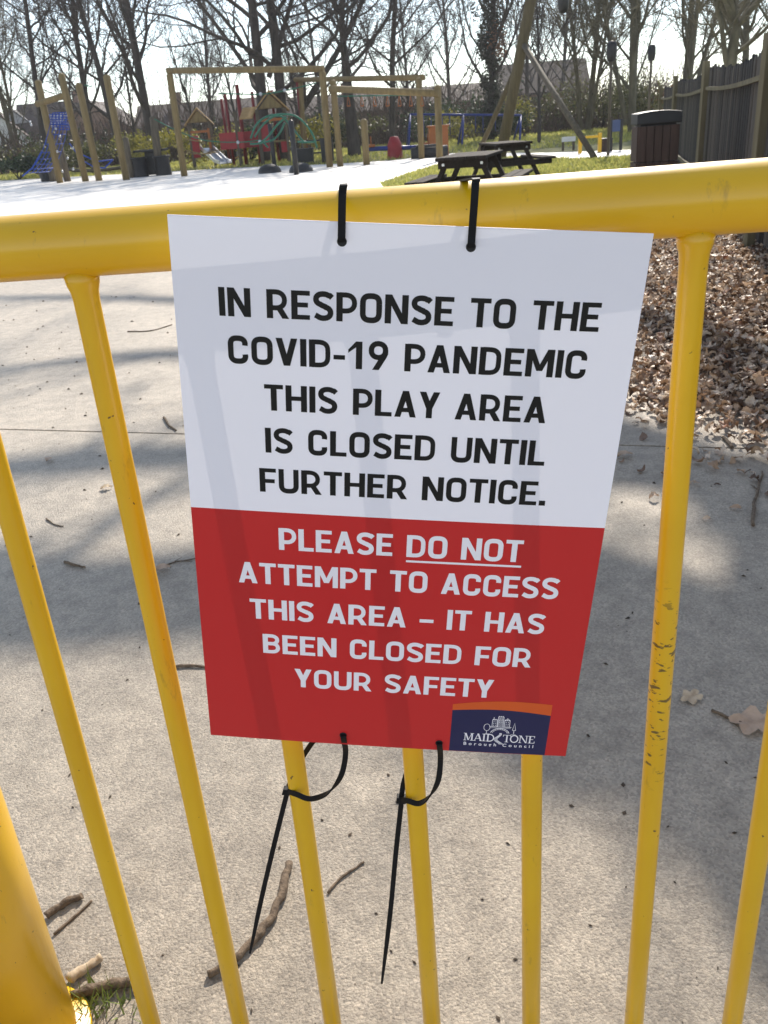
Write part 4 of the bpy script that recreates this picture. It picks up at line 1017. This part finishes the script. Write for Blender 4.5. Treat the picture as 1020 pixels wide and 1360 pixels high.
house(38, 128, 8, 10, 3.0, 6.4, .12, M_render, M_tile_gr, 'white gabled house seen through the gap left of the blue climbing net', ((0, 1.7, 1.3, 1.1),), True, None)
house(82, 126, 9, 9, 3.2, 7.0, .05, M_render, M_tile, 'long roofed house with a pale dormer behind the blue climbing net', ((-2, 1.6, 1.2, 1.0), (2, 1.6, 1.2, 1.0)), False, 3.0, True)
house(140, 124, 10, 9, 3.4, 6.6, -.05, M_brick, M_tile, 'brown roofed brick house behind the lone tall pole at the left', ((-2, 2.2, 1.3, 1.2), (2.5, 2.2, 1.3, 1.2)), True)
house(290, 112, 17, 9, 3.0, 5.2, .03, M_brick, M_tile, 'wide brown roofed brick bungalow behind the slide tower', ((-5, 1.7, 1.6, 1.2), (0, 1.7, 1.6, 1.2), (5, 1.7, 1.6, 1.2)), False, -4)
house(430, 114, 17, 9, 3.0, 4.9, -.02, M_brick, M_tile, 'wide brown roofed brick bungalow behind the monkey bar frame', ((-4, 1.7, 1.5, 1.2), (4, 1.7, 1.5, 1.2)), False, 3)
house(600, 106, 14, 9, 3.0, 4.7, .02, M_brick, M_tile, 'brown roofed bungalow left of the ivy clad tree', ((-3, 1.7, 1.5, 1.2), (3, 1.7, 1.5, 1.2)), False)
house(718, 104, 9, 9, 3.4, 6.2, -.1, M_brick, M_tile, 'tall brown roofed house right of the leaning pole', ((-2, 2.0, 1.3, 1.2), (2, 2.0, 1.3, 1.2)), False)

# ------------------------------------------------------------------ playground equipment
def pole_pts(pb, pt, Y=None):
    a = G(*pb); c = at(pt[0], pt[1], a.y); return a, c
def ptube(b, a, c, r, base, sides=10, dome=True):
    a, c = Vector(a) - base, Vector(c) - base; d = (c - a).normalized()
    b.tube([a, a.lerp(c, .5), c - d * r * .5, c], [r, r, r, r * .45], sides)
# climbing frame at the left
a1, t1 = pole_pts((80, 243), (50, 106)); a2, t2 = pole_pts((114, 241), (81, 97)); a3, t3 = pole_pts((132, 240), (104, 110)); a4, t4 = pole_pts((168, 239), (141, 99))
fr = empty('pole_climber', (a1.x, a1.y, 0), 0, 'climbing frame of tall round poles with crossbar and blue rope net at the left', 'climbing frame'); fb = Vector((a1.x, a1.y, 0))
for a, c in ((a1, t1), (a2, t2), (a3, t3), (a4, t4)):
    b = MB(); ptube(b, a - Vector((0, 0, .1)), c, .135, fb, 14); b.build('pole', M_timber, fr)
cb1 = at(53, 137, a1.y); cb2 = at(89, 126, a2.y)
b = MB(); b.tube([cb1 - fb - (cb2 - cb1) * .12, cb2 - fb], .12, 12); b.build('crossbar', M_timber, fr)
def net(b, c00, c10, c01, c11, nu, nv, base, r=.02, sag=0.0):
    for i in range(nu + 1):
        u = i / nu; P = [(c00.lerp(c10, u)).lerp(c01.lerp(c11, u), j / 6) + Vector((0, 0, -sag * math.sin(math.pi * j / 6))) - base for j in range(7)]; b.tube(P, r, 4)
    for j in range(nv + 1):
        v = j / nv; P = [(c00.lerp(c10, i / 4)).lerp(c01.lerp(c11, i / 4), v) + Vector((0, 0, -sag * math.sin(math.pi * v))) - base for i in range(5)]; b.tube(P, r, 4)
b = MB(); yn = a1.y
net(b, at(70, 150, yn), at(93, 149, yn), at(36, 230, yn - .6), at(66, 228, yn + 1.2), 5, 8, fb, .016, .35)
net(b, at(66, 152, yn), at(92, 152, yn), at(66, 172, yn + .2), at(92, 172, yn + .2), 6, 6, fb, .02, .0)
for s0, s1 in (((108, 205), (150, 212)), ((92, 190), (125, 222)), ((128, 222), (150, 212)), ((56, 200), (30, 234))): b.tube([at(*s0, yn) - fb, at((s0[0] + s1[0]) / 2, (s0[1] + s1[1]) / 2 + 6, yn) - fb, at(*s1, yn) - fb], .03, 5)
b.build('rope_net', M_blue, fr)
b = MB(); b.tube([at(112, 113, a3.y) - fb, at(122, 115, a3.y) - fb], .025, 5); b.tube([at(124, 205, a3.y) - fb, at(128, 222, a3.y) - fb], .05, 6); b.build('green_rope', M_green, fr)
# net ball fittings glint
b = MB(); rr = random.Random(2)
for k in range(12):
    p = at(rr.uniform(38, 100), rr.uniform(160, 228), yn) - fb; b.lathe([(.001, -.06), (.05, -.03), (.05, .03), (.001, .06)], p, 8)
b.build('net_fitting', M_steel, fr)
# dark posts with platform rope (balance trail)
GP = 'dark stepping posts of the balance trail'
for (pb, pt, rad, lab) in (((90, 241), (76, 183), .15, 'dark weathered post between the two leftmost tall poles'), ((71, 241), (66, 215), .15, 'short pale topped post beside a black bin at the far left'), ((176, 236), (166, 181), .12, 'dark greenish post just right of the lone tall pole'), ((213, 233), (203, 153), .16, 'tall dark post rising from the black picnic set left of the swing frame')):
    a, c = pole_pts(pb, pt); o = MB(); ptube(o, a, c, rad, Vector((a.x, a.y, 0)), 12); ob = o.build('balance_post', M_timber_dk); ob.location = (a.x, a.y, -.03); tag(ob, lab, 'post', GP)
a = G(63, 241); bo = MB(); bo.lathe([(.26, 0), (.33, .75), (.34, .8), (.28, .8), (.24, .3), (.001, .3)], (0, 0, 0), 16); o = bo.build('tub', M_rubber); o.location = a; tag(o, 'low black tub beside the short post at the far left', 'tub')
a = G(92, 233); bo = MB(); bo.tube([(-3.2 * .3, 0, .45), (-.4, 0, .25), (.9, 0, .12), (2.6, .1, .2), (3.9, .2, .45)], .09, 8); o = bo.build('balance_beam', M_timber_dk); o.location = a + Vector((0.6, 0, 0)); tag(o, 'low sagging log hung between the tall poles at the left', 'log')
# black table with two tub seats
a = G(206, 233); tb = empty('play_table', (a.x, a.y, 0), 0, 'black table with two solid tub seats beside the tall dark post', 'table')
b = MB(); b.box((0, 0, .98), (1.3, .9, .09)); b.build('tabletop', M_rubber, tb, bevel=.02)
for s_ in (-1, 1): b = MB(); b.lathe([(.34, 0), (.30, .65), (.38, .70), (.38, .76), (.001, .76)], (s_ * .48, -.45 if s_ > 0 else -.5, 0), 14); b.build('seat', M_rubber, tb)
b = MB(); b.box((0, 0, .49), (.5, .4, .9)); b.build('pedestal', M_rubber, tb, bevel=.02)
# big timber swing frame
a, c = pole_pts((245, 234), (225, 97)); a2_, c2 = pole_pts((438, 222), (428, 94)); base = Vector((a.x, a.y, 0))
sf = empty('timber_swing', base, 0, 'wide timber goal shaped frame with a top beam standing left of the picnic tables', 'play frame')
for u, v in ((a, c), (a2_, c2)): b = MB(); ptube(b, u - Vector((0, 0, .1)), v, .125, base, 14); b.build('post', M_timber, sf)
b = MB(); b.tube([at(222, 94, a.y) - base, at(430, 91.5, a2_.y) - base], .105, 12); b.build('beam', M_timber, sf)
b = MB(); ym = a.y + .4
for P in ([(205, 158), (232, 172), (270, 186), (315, 189), (346, 186)], [(290, 124), (320, 125), (350, 125), (385, 119), (420, 110)]): b.tube(smooth_path([at(x, y, ym) - base for x, y in P], 4), .022, 5)
b.build('rope', M_green, sf)
b = MB()
for x, y in ((316, 189), (345, 188), (346, 125), (378, 120)): b.lathe([(.001, -.07), (.06, -.03), (.06, .03), (.001, .07)], at(x, y, ym) - base, 8)
b.build('rope_fitting', M_steel, sf)
# monkey bar frame
a, c = pole_pts((452, 221), (442, 106)); a2_, c2 = pole_pts((584, 214), (581, 113)); base = Vector((a.x, a.y, 0))
mf = empty('monkey_bars', base, 0, 'timber frame with small orange hand grips hanging in a row above the path end', 'play frame')
for u, v in ((a, c), (a2_, c2)): b = MB(); ptube(b, u - Vector((0, 0, .1)), v, .115, base, 14); b.build('post', M_timber, mf)
b = MB(); b.tube([at(438, 118, a.y - .15) - base, at(583, 124, a2_.y - .15) - base], .11, 12); b.build('beam', M_timber, mf)
af, cf = pole_pts((405, 213), (399, 108)); ag, cg = pole_pts((560, 211), (556, 103))
for u, v in ((af, cf), (ag, cg)): b = MB(); ptube(b, u - Vector((0, 0, .1)), v, .115, base, 14); b.build('post', M_timber, mf)
b = MB(); b.tube([at(392, 106, af.y) - base, at(562, 103, ag.y) - base], .10, 12); b.build('beam', M_timber, mf)
b = MB(); ymk = a.y + .8; b.tube([at(445, 128, ymk) - base, at(500, 127, ymk) - base, at(580, 126, ymk) - base], .022, 5); b.build('cable', M_green, mf)
for k, x in enumerate((462, 480, 497, 514, 530, 545, 560)):
    b = MB(); t = at(x, 126, ymk) - base; l_ = t + Vector((-.06, 0, -.36)); r_2 = t + Vector((.06, 0, -.36)); b.tube([t, l_], .012, 5); b.tube([t, r_2], .012, 5); b.tube([l_, r_2], .022, 6); b.build('hand_grip', M_orng, mf)
# short post + seesaw + rider + blue swing
a, c = pole_pts((487, 219), (483, 157)); o = MB(); ptube(o, a, c, .12, Vector((a.x, a.y, 0)), 12); ob = o.build('balance_post', M_timber); ob.location = (a.x, a.y, -.02); tag(ob, 'short light timber post in front of the stout tree trunk', 'post', GP)
a = G(525, 210); ss = empty('seesaw', (a.x, a.y, 0), 0, 'long low blue seesaw with a red and orange centre beyond the short post', 'seesaw')
L_ = at(490, 198, a.y) - Vector((a.x, a.y, 0)); Rr_ = at(566, 195, a.y) - Vector((a.x, a.y, 0))
b = MB(); b.tube([L_, Rr_], .09, 8); b.build('beam', M_bluepaint, ss)
b = MB(); b.lathe([(.32, 0), (.3, .5), (.16, .8), (.001, .82)], (0, 0, 0), 14); b.build('pivot', M_red, ss)
for x in (L_, Rr_): b = MB(); b.box(x + Vector((0, -.05, .12)), (.5, .35, .1)); b.tube([x + Vector((.1, -.2, .1)), x + Vector((.1, -.2, .45)), x + Vector((.1, .2, .45)), x + Vector((.1, .2, .1))], .025, 6); b.build('seat', M_orng, ss)
base = at(610, 190, 50); base = Vector((base.x, base.y, 0)); bs = empty('swing_set', base, 0, 'blue metal swing set with tall thin legs beyond the picnic tables', 'swing')
b = MB(); tl, tr_ = at(545, 152, 50) - base, at(692, 153, 50) - base; b.tube([tl, tr_], .06, 8); b.build('top_bar', M_bluepaint, bs)
for top in (tl, tl.lerp(tr_, .48), tr_):
    for dy in (-1.0, 1.0): b = MB(); b.tube([top, Vector((top.x - .25, dy, 0))], .055, 8); b.build('leg', M_bluepaint, bs)
for k, f in enumerate((.15, .32, .62, .8)):
    t = tl.lerp(tr_, f); b = MB(); b.box((t.x, 0, .55), (.45, .2, .05)); st = b.build('seat', M_rubber, bs)
    b = MB(); b.tube([t + Vector((-.2, 0, 0)), (t.x - .2, 0, .55)], .02, 4); b.tube([t + Vector((.2, 0, 0)), (t.x + .2, 0, .55)], .02, 4); b.build('chain', M_bluepaint, st)
a = G(600, 209); o = MB(); o.box((0, 0, .55), (.75, .5, 1.05)); o.box((0, 0, 1.1), (.85, .6, .07)); ob = o.build('planter_box', M_orng, bevel=.02); ob.location = (a.x - .2, a.y + 3, -.03); tag(ob, 'brown orange wooden box beside the monkey bar post', 'box')
a = G(575, 211); o = MB(); o.tube([(-.7, 0, .2), (.7, 0, .2)], .2, 12); o.box((0, 0, .42), (1.0, .3, .1)); ob = o.build('log_seat', M_rubber); ob.location = (a.x, a.y + 1.5, 0); tag(ob, 'low black seat roller at the end of the pale surface', 'seat')
# roundel domes and green climbing arcs
GD = 'black rubber domes on the pale surface'
for px, py, lab, w_ in ((358.5, 229.5, 'left black rubber half dome in front of the green climbing arcs', .62), (400, 228.5, 'right black rubber half dome in front of the green climbing arcs', .62)):
    a = G(px, py); o = MB(); o.lathe([(.41, 0), (.40, .09), (.34, .19), (.22, .26), (.1, .29), (.001, .295)], (0, 0, 0), 24); ob = o.build('rubber_dome', M_rubber); ob.location = (a.x, a.y, 0); tag(ob, lab, 'dome', GD)
a, c = pole_pts((365, 224), (358, 164)); a2_, c2 = pole_pts((394, 232), (386, 159)); base = Vector((a.x, a.y, 0)); yg = (a.y + a2_.y) / 2
ar = empty('climbing_arcs', base, 0, 'green curved climbing tubes on two black posts', 'climbing frame')
for u, v in ((a, c), (a2_, c2)): b = MB(); ptube(b, u, v, .085, base, 12); b.build('post', M_rubber, ar)
for P, yy in (([(333, 184), (340, 166), (354, 155), (371, 152), (390, 153), (405, 164), (416, 180), (421, 197)], yg), ([(338, 182), (350, 165), (365, 154), (376, 156), (390, 172), (404, 188), (419, 188)], yg + .8), ([(332, 191), (345, 190), (357, 180), (368, 166), (380, 155)], yg - .4), ([(345, 190), (362, 186), (372, 176), (378, 163)], yg + .4), ([(395, 188), (407, 189), (419, 188)], yg + .3), ([(350, 189), (356, 196)], yg)):
    b = MB(); b.tube(smooth_path([at(x, y, yy) - base for x, y in P], 5), .035, 7); b.build('arc_tube', M_green, ar)
# play towers with roofs
def gable_roof(b, c, w_, d_, h_, t=.06, ov=.12):
    for s_ in (-1, 1):
        P = [c + Vector((0, -d_ / 2 - ov, h_)), c + Vector((s_ * (w_ / 2 + ov), -d_ / 2 - ov, -ov * h_ / (w_ / 2)))]
        P += [P[1] + Vector((0, 0, t)), P[0] + Vector((0, 0, t * 1.15))]; b.prism(P, (0, d_ + 2 * ov, 0))
def tower(px, py, rz, lab, with_slide):
    a = G(px, py); base = Vector((a.x, a.y, 0)); root = empty('play_tower', base, rz, lab, 'play tower', 'play towers with pitched roofs')
    w_, d_, H_, fl = 1.02, 1.0, 2.0, .8
    for sx in (-1, 1):
        for sy in (-1, 1): b = MB(); b.box((sx * w_ / 2, sy * d_ / 2, H_ / 2), (.1, .1, H_)); b.build('post', M_timber_dk, root)
    b = MB(); b.box((0, 0, fl), (w_ - .12, d_ - .12, .07)); b.build('floor', M_timber, root)
    b = MB(); gable_roof(b, Vector((0, 0, H_)), w_ + .12, d_, .60); b.build('roof', M_timber_lt, root)
    b = MB(); b.prism([(-w_ / 2 + .05, -d_ / 2 - .03, H_ + .02), (w_ / 2 - .05, -d_ / 2 - .03, H_ + .02), (0, -d_ / 2 - .03, H_ + .52)], (0, .03, 0)); b.build('gable', M_timber, root); b = MB(); b.prism([(-w_ / 2 + .05, d_ / 2, H_ + .02), (w_ / 2 - .05, d_ / 2, H_ + .02), (0, d_ / 2, H_ + .52)], (0, .03, 0))
    b.build('gable', M_timber, root)
    for sx in (-1, 1): b = MB(); b.box((sx * w_ / 2, 0, fl + .20), (.05, d_ - .12, 1.05)); b.build('side_panel', M_red, root)
    b = MB(); b.box((-w_ * .30, -d_ / 2, fl + .15), (w_ * .36, .05, .98)); b.build('front_panel', M_red, root)
    b = MB(); b.box((w_ * .36, -d_ / 2, fl - .22), (w_ * .24, .05, .40)); b.build('front_panel', M_red, root)
    b = MB(); b.box((0, -d_ / 2, fl + .80), (w_ - .1, .05, .1)); b.build('front_rail', M_orng, root)
    if with_slide:
        b = MB(); b.box((w_ * .42, -d_ / 2, fl + .35), (.16, .06, 1.15)); b.build('orange_panel', M_orng, root)
        b = MB(); x0, x1 = -.05, .42; P = [Vector((0, -d_ / 2, fl + .05)), Vector((.14, -d_ / 2 - .35, fl - .1)), Vector((.62, -d_ / 2 - 1.15, .22)), Vector((.86, -d_ / 2 - 1.55, .14))]
        for p, q in zip(P, P[1:]): b.bar(p + Vector((.2, 0, 0)), q + Vector((.2, 0, 0)), .56, .03)
        sl_ = b.build('slide', M_steel, root)
        b = MB()
        for s_ in (-1, 1):
            for p, q in zip(P, P[1:]): b.bar(p + Vector((.2 + s_ * .29, 0, .07)), q + Vector((.2 + s_ * .29, 0, .07)), .04, .16)
        b.build('slide_side', M_steel, sl_)
    for sx, sy in ((-1.15, .9), (1.2, .9)):
        b = MB(); b.tube([(sx, sy, 0), (sx, sy, 3.0)], .075, 8); b.build('red_pole', M_dkred, root)
    return root
tower(273, 222, .12, 'small play tower with pitched timber roof and a steel slide', True)
tw = tower(367, 216, .12, 'larger play tower with pitched roof behind the green arcs', False); tw.scale = (1.22, 1.22, 1.16)
a = G(335, 219); br_ = empty('play_bridge', (a.x, a.y, 0), .05, 'red panelled lean to and rope bridge joining the two play towers', 'play bridge')
for sx in (-1, 1):
    for sy in (-1, 1): b = MB(); b.box((sx * .5, sy * .5, 1.15), (.09, .09, 2.3)); b.build('post', M_timber_dk, br_)
b = MB(); b.bar((0, -.55, 1.98), (0.2, .1, 2.42), .62, .06); 
b.build('roof', M_timber_lt, br_)
b = MB(); b.box((-.75, -.5, 1.1), (1.1, .05, .7)); b.build('side_panel', M_red, br_); b = MB(); b.box((-.2, .5, 1.1), (1.6, .05, .7)); b.build('side_panel', M_red, br_)
b = MB(); b.tube([(-3.0, 0, .85), (-2.2, 0, .62), (-1.2, 0, .8)], .03, 6); b.tube([(-3.0, 0, 1.35), (-2.2, 0, 1.15), (-1.2, 0, 1.4)], .03, 6)
for k in range(6): b.box((-2.9 + k * .32, 0, .75 - .12 * math.sin(math.pi * (k + .4) / 6)), (.26, .6, .04))
b.build('rope_bridge', M_timber, br_)
b = MB()
for x in (-.9, .35, 1.25, 2.6): b.tube([(x, .8, 0), (x, .8, 3.1)], .07, 8)
b.build('red_pole', M_dkred, br_)
GB_ = 'black floor pads and bins by the play towers'
for px, py, w_, h_, lab in ((309, 214, .62, .85, 'black square tub behind the slide between the towers'), (436, 215, .5, .9, 'dark tub behind the right leg of the timber swing frame'), (406, 217, .7, .55, 'low black box right of the green arcs')):
    a = G(px, py); o = MB(); o.box((0, 0, h_ / 2), (w_, w_, h_), None, 1.08); o.box((0, 0, h_ + .02), (w_ * 1.12, w_ * 1.12, .05)); ob = o.build('tub', M_rubber, bevel=.02); ob.location = (a.x, a.y, 0); tag(ob, lab, 'tub')
a = G(420, 214); o = empty('step_bench', (a.x, a.y, 0), 0, 'two tier black bench behind the green arcs on the right', 'bench')
for z, y_ in ((.35, -.3), (.85, .2)): b = MB(); b.box((0, y_, z), (1.3, .35, .07)); b.build('tread', M_rubber, o)
for sx in (-1, 1): b = MB(); b.box((sx * .55, 0, .45), (.07, .5, .9)); b.build('leg', M_timber_dk, o)
GR = 'low rope rails beside the small play tower'
for pts, lab in (([(242, 221), (250, 219), (257, 213)], 'pale slack rope left of the small play tower'), ([(301, 216), (310, 214), (319, 210)], 'pale slack rope right of the slide')):
    p0 = G(*pts[0]); o = MB(); o.tube(smooth_path([at(x, y - 3, p0.y + .4) - p0 for x, y in pts], 4), .045, 6); ob = o.build('rope', M_timber_lt); ob.location = p0; tag(ob, lab, 'rope', GR)

# leaning pole tower with braces and hanging pods
a = G(664, 214); Yt = 30.0
fb = at(669, 183, Yt); slope = (at(705, 0, Yt) - fb); topp = fb + slope * 1.25; foot = fb - slope * (fb.z / slope.z)
base = Vector((foot.x, foot.y, 0)); lt = empty('cable_tower', base, 0, 'tall leaning timber pole held by two slanting braces behind the picnic tables', 'cableway tower')
b = MB(); ptube(b, foot - Vector((0, 0, .1)), topp, .175, base, 16); b.build('pole', M_pole, lt)
j1 = fb + slope * .70; br1 = G(790, 210)
b = MB(); b.tube([j1 - base, br1 - base], .085, 10); b.build('brace', M_timber_dk, lt)
j2 = fb + slope * .56; q = at(643, 186, 31.5); dd = q - j2; br2 = j2 + dd * (j2.z / -dd.z)
b = MB(); b.tube([j2 - base, br2 - base], .085, 10); b.build('brace', M_pole, lt)
GO = 'black oval pods beside the leaning pole'
def pod(px, pyt, pyb, Y, lab, pole_bottom=None, hang=None):
    t = at(px, pyt, Y); c = at(px, pyb, Y); L = (t - c).length; base = Vector((c.x, c.y, 0 if hang is None else c.z)); root = empty('pod', base, 0, lab, 'pod', GO)
    b = MB(); r0 = L * .27; b.lathe([(.001, 0), (r0 * .7, .02 * L), (r0 * .95, .25 * L), (r0, .5 * L), (r0 * .95, .8 * L), (r0 * .6, .97 * L), (.001, L)], Vector((0, 0, c.z - base.z)), 18); b.build('pod_body', M_rubber, root)
    b = MB()
    if hang is None: b.tube([(0, 0, 0), (0, 0, c.z + .05)], [.045, .035], 10); b.build('pole', M_timber_dk, root)
    else: b.tube([(0, 0, L), (0, 0, L + hang)], .02, 6); b.build('rope', M_tie, root)
    return root
pod(812, 54, 82, 26, 'black oval pod on a thin pole above the far park bin')
pod(865, 59, 81, 28, 'black oval pod on a short thick pole above the large litter bin')
pd = pod(748, -14, 18, 21, 'black pod hanging at the top edge right of the leaning pole', hang=1.2)
cz0 = at(748, -14, 21); cz0.z += 1.2
cw = empty('cableway', cz0, 0, 'steel cable strung from the leaning pole over the hanging pod', 'cable')
e1 = at(905, 20, 60); b = MB()
b.tube([Vector((topp.x, topp.y, max(topp.z - .3, cz0.z + .4))) - cz0, Vector((0, 0, 0)), Vector((2.5, -9, .6))], .02, 6); b.tube([Vector((2.5, -9, .6)), Vector((9.2, -9, .6 - 6.8))], .02, 6); b.build('cable', M_tie, cw)

# ------------------------------------------------------------------ picnic tables, bins, fence, boards
def picnic(loc, rz, lab):
    root = empty('picnic_table', loc, rz, lab, 'picnic table', 'dark picnic tables on the lawn')
    for k in range(5): b = MB(); b.box((0, (k - 2) * .148, .745), (1.75, .138, .045)); b.build('top_plank', M_picnic, root, bevel=.008)
    for s_ in (-1, 1):
        for k in range(2): b = MB(); b.box((0, s_ * (.62 + k * .15), .44), (1.75, .138, .045)); b.build('seat_plank', M_picnic, root, bevel=.008)
    for sx in (-1, 1):
        x = sx * .62
        for s_ in (-1, 1): b = MB(); b.bar((x, s_ * .60, 0), (x, s_ * .24, .72), .07, .11, (1, 0, 0)); b.build('leg', M_picnic, root, bevel=.006)
        b = MB(); b.bar((x + sx * .072, -.80, .375), (x + sx * .072, .80, .375), .06, .10); b.build('seat_bearer', M_picnic, root, bevel=.006)
        b = MB(); b.bar((x + sx * .072, -.36, .665), (x + sx * .072, .36, .665), .06, .11); b.build('top_bearer', M_picnic, root, bevel=.006)
        for yy in (-.28, .28): b = MB(); b.box((x + sx * .105, yy, .665), (.012, .035, .035)); b.build('bolt', M_steel, root)
    return root
pT = at(625, 199, 13.8); picnic((pT.x, 13.8, -.03), math.radians(73), 'nearer dark plank picnic table, end on behind the right cable tie')
pT = at(670, 186, 19.0); picnic((pT.x, 19.0, -.03), math.radians(94), 'farther dark plank picnic table with its bench end sticking out to the right')
def binbox(px, Y, top_py, wpx, lab, wood, lid, rz=0.0, slats=True):
    t = at(px, top_py, Y); wm = wpx * Y / FPX * .93; base = Vector((t.x, t.y, -.03)); Hh = t.z + .03; root = empty('litter_bin', base, rz, lab, 'bin', 'litter bins')
    d_ = wm * .85; hb = Hh * .87
    b = MB(); b.box((0, 0, hb / 2 + .03), (wm * .90, d_ * .90, hb - .05)); b.build('liner', M_rubber, root)
    n = 5; b = MB()
    for k in range(n):
        x = -wm / 2 + wm * (k + .5) / n
        for zz, hh in ((hb * .33, hb * .60), (hb * .81, hb * .34)):
            b.box((x, -d_ / 2, zz), (wm / n * .93, .03, hh)); b.box((x, d_ / 2, zz), (wm / n * .93, .03, hh))
            b.box((-wm / 2, -d_ / 2 + d_ * (k + .5) / n, zz), (.03, d_ / n * .9, hh)); b.box((wm / 2, -d_ / 2 + d_ * (k + .5) / n, zz), (.03, d_ / n * .9, hh))
    b.build('slats', wood, root, bevel=.003)
    b = MB(); P = []
    for k in range(13):
        u = -1 + 2 * k / 12; P.append((u * wm * .56, -d_ * .56, hb + Hh * .09 + (Hh * .018) * (1 - u * u)))
    P = [(-wm * .56, -d_ * .56, hb)] + P + [(wm * .56, -d_ * .56, hb)]
    b.prism(P, (0, d_ * 1.12, 0)); b.build('lid', lid, root, bevel=.008)
    return root
binbox(872, 10.2, 143, 50, 'brown slatted litter bin with a curved black lid in front of the fence', M_binwood, M_binlid, -.12)
binbox(804, 29, 183, 15, 'small far litter bin standing at the end of the lawn beside the footpath', M_binwood, M_binlid)
# low flap on the left side of the bin
# fence
fn = empty('fence', (FA.x, FA.y, 0), 0, 'dark vertical paling fence with pale posts running away on the right', 'fence')
fbv = Vector((FA.x, FA.y, 0))
d1 = (FB - FA); knots = [FA - d1 * 1.02, FA, FB, FC, FC + (FC - FB) * .95]
tops = [1.58, 1.60, 1.62, 1.64, 1.6]
for i in range(len(knots)):
    k = knots[i]; b = MB(); b.box((k.x - fbv.x - .09, k.y - fbv.y, tops[i] / 2 + .02), (.07, .09, tops[i] + .08)); b.build('fence_post', M_fpost, fn, bevel=.006)
rr = random.Random(8)
for i in range(len(knots) - 1):
    k0, k1 = knots[i], knots[i + 1]; L = (k1 - k0).length; dn = (k1 - k0).normalized(); n = int(L / .17); b = MB(); ang = math.atan2(dn.y, dn.x); rot = Matrix.Rotation(ang, 3, 'Z')
    for j in range(n):
        u = (j + .5) / n; p = k0.lerp(k1, u) - Vector((fbv.x, fbv.y)); h_ = 1.635 - .09 * math.sin(math.pi * u) + rr.uniform(-.015, .015); tl_ = rot @ Matrix.Rotation(rr.gauss(0, .012), 3, 'Y')
        w2 = .061; pts = [Vector((-w2, 0, .04)), Vector((w2, 0, .04)), Vector((w2, 0, h_ - .05)), Vector((0, 0, h_)), Vector((-w2, 0, h_ - .05))]
        b.prism([tl_ @ q_ + Vector((p.x, p.y, 0)) for q_ in pts], rot @ Vector((0, -.02, 0)))
    b.build('palings', M_fence, fn)
    nrm = Vector((-dn.y, dn.x)) * .06
    for zz in (1.36, .35):
        a = k0 - Vector((fbv.x, fbv.y)) + nrm; c = k1 - Vector((fbv.x, fbv.y)) + nrm; m_ = (a + c) / 2
        b = MB(); K_ = [Vector((a.x + (c.x - a.x) * q / 8, a.y + (c.y - a.y) * q / 8, zz - .035 * math.sin(math.pi * q / 8))) for q in range(9)]
        b.ribbon(K_, [(0, 0, 1)] * 9, .042, .036); b.build('rail', M_fpost, fn)
# far boards and yellow barrier
a = G(785, 203); yb = empty('barrier', (a.x, a.y, 0), 0, 'low yellow barrier rail far off beside the small far bin', 'barrier')
for x in (770, 796): p = at(x, 204, a.y) - Vector((a.x, a.y, 0)); b = MB(); b.box((p.x, 0, .28), (.10, .10, .56)); b.build('post', M_yellow, yb)
p0, p1 = at(770, 188, a.y) - Vector((a.x, a.y, 0)), at(796, 187, a.y) - Vector((a.x, a.y, 0)); b = MB(); b.bar((p0.x, 0, .46), (p1.x, 0, .46), .05, .07); b.build('rail', M_yellow, yb)
a = G(755, 200); wb = empty('notice_board', (a.x, a.y, 0), 0, 'small white board on two posts far off left of the yellow barrier', 'sign')
mpp = a.y / FPX * .93
b = MB(); b.box((0, 0, 14 * mpp), (18 * mpp, .04, 6 * mpp)); b.build('board', M_board, wb)
for s_ in (-1, 1): b = MB(); b.box((s_ * 7 * mpp, .05, 8 * mpp), (.07, .07, 16 * mpp)); b.build('post', M_timber_dk, wb)
a = G(817, 200); bb = empty('notice_board', (a.x, a.y, 0), 0, 'blue grey board on two dark legs behind the small far bin', 'sign'); mpp = a.y / FPX * .93
b = MB(); b.box((0, 0, 30 * mpp), (13 * mpp, .05, 14 * mpp)); b.build('board', M_signblue, bb)
for s_ in (-1, 1): b = MB(); b.box((s_ * 7 * mpp, 0, 19 * mpp), (.08, .08, 38 * mpp)); b.build('post', M_rubber, bb)
for o in list(KINDS):      # any prototype that was never placed
    if o not in used:
        for ch in KINDS[o].children_recursive: bpy.data.objects.remove(ch)
        bpy.data.objects.remove(KINDS[o])

# ------------------------------------------------------------------ the faint backlit air
hb = MB(); hb.box((0, 70, 14), (260, 164, 31)); hm = bpy.data.materials.new('haze'); hm.use_nodes = True
t = hm.node_tree; t.nodes.clear(); ho = t.nodes.new('ShaderNodeOutputMaterial'); hv = t.nodes.new('ShaderNodeVolumePrincipled')
hv.inputs['Color'].default_value = (.92, .94, 1, 1); hv.inputs['Density'].default_value = .00045; hv.inputs['Anisotropy'].default_value = 0.5
t.links.new(hv.outputs[0], ho.inputs['Volume']); hz = hb.build('haze', hm); hz['kind'] = 'stuff'
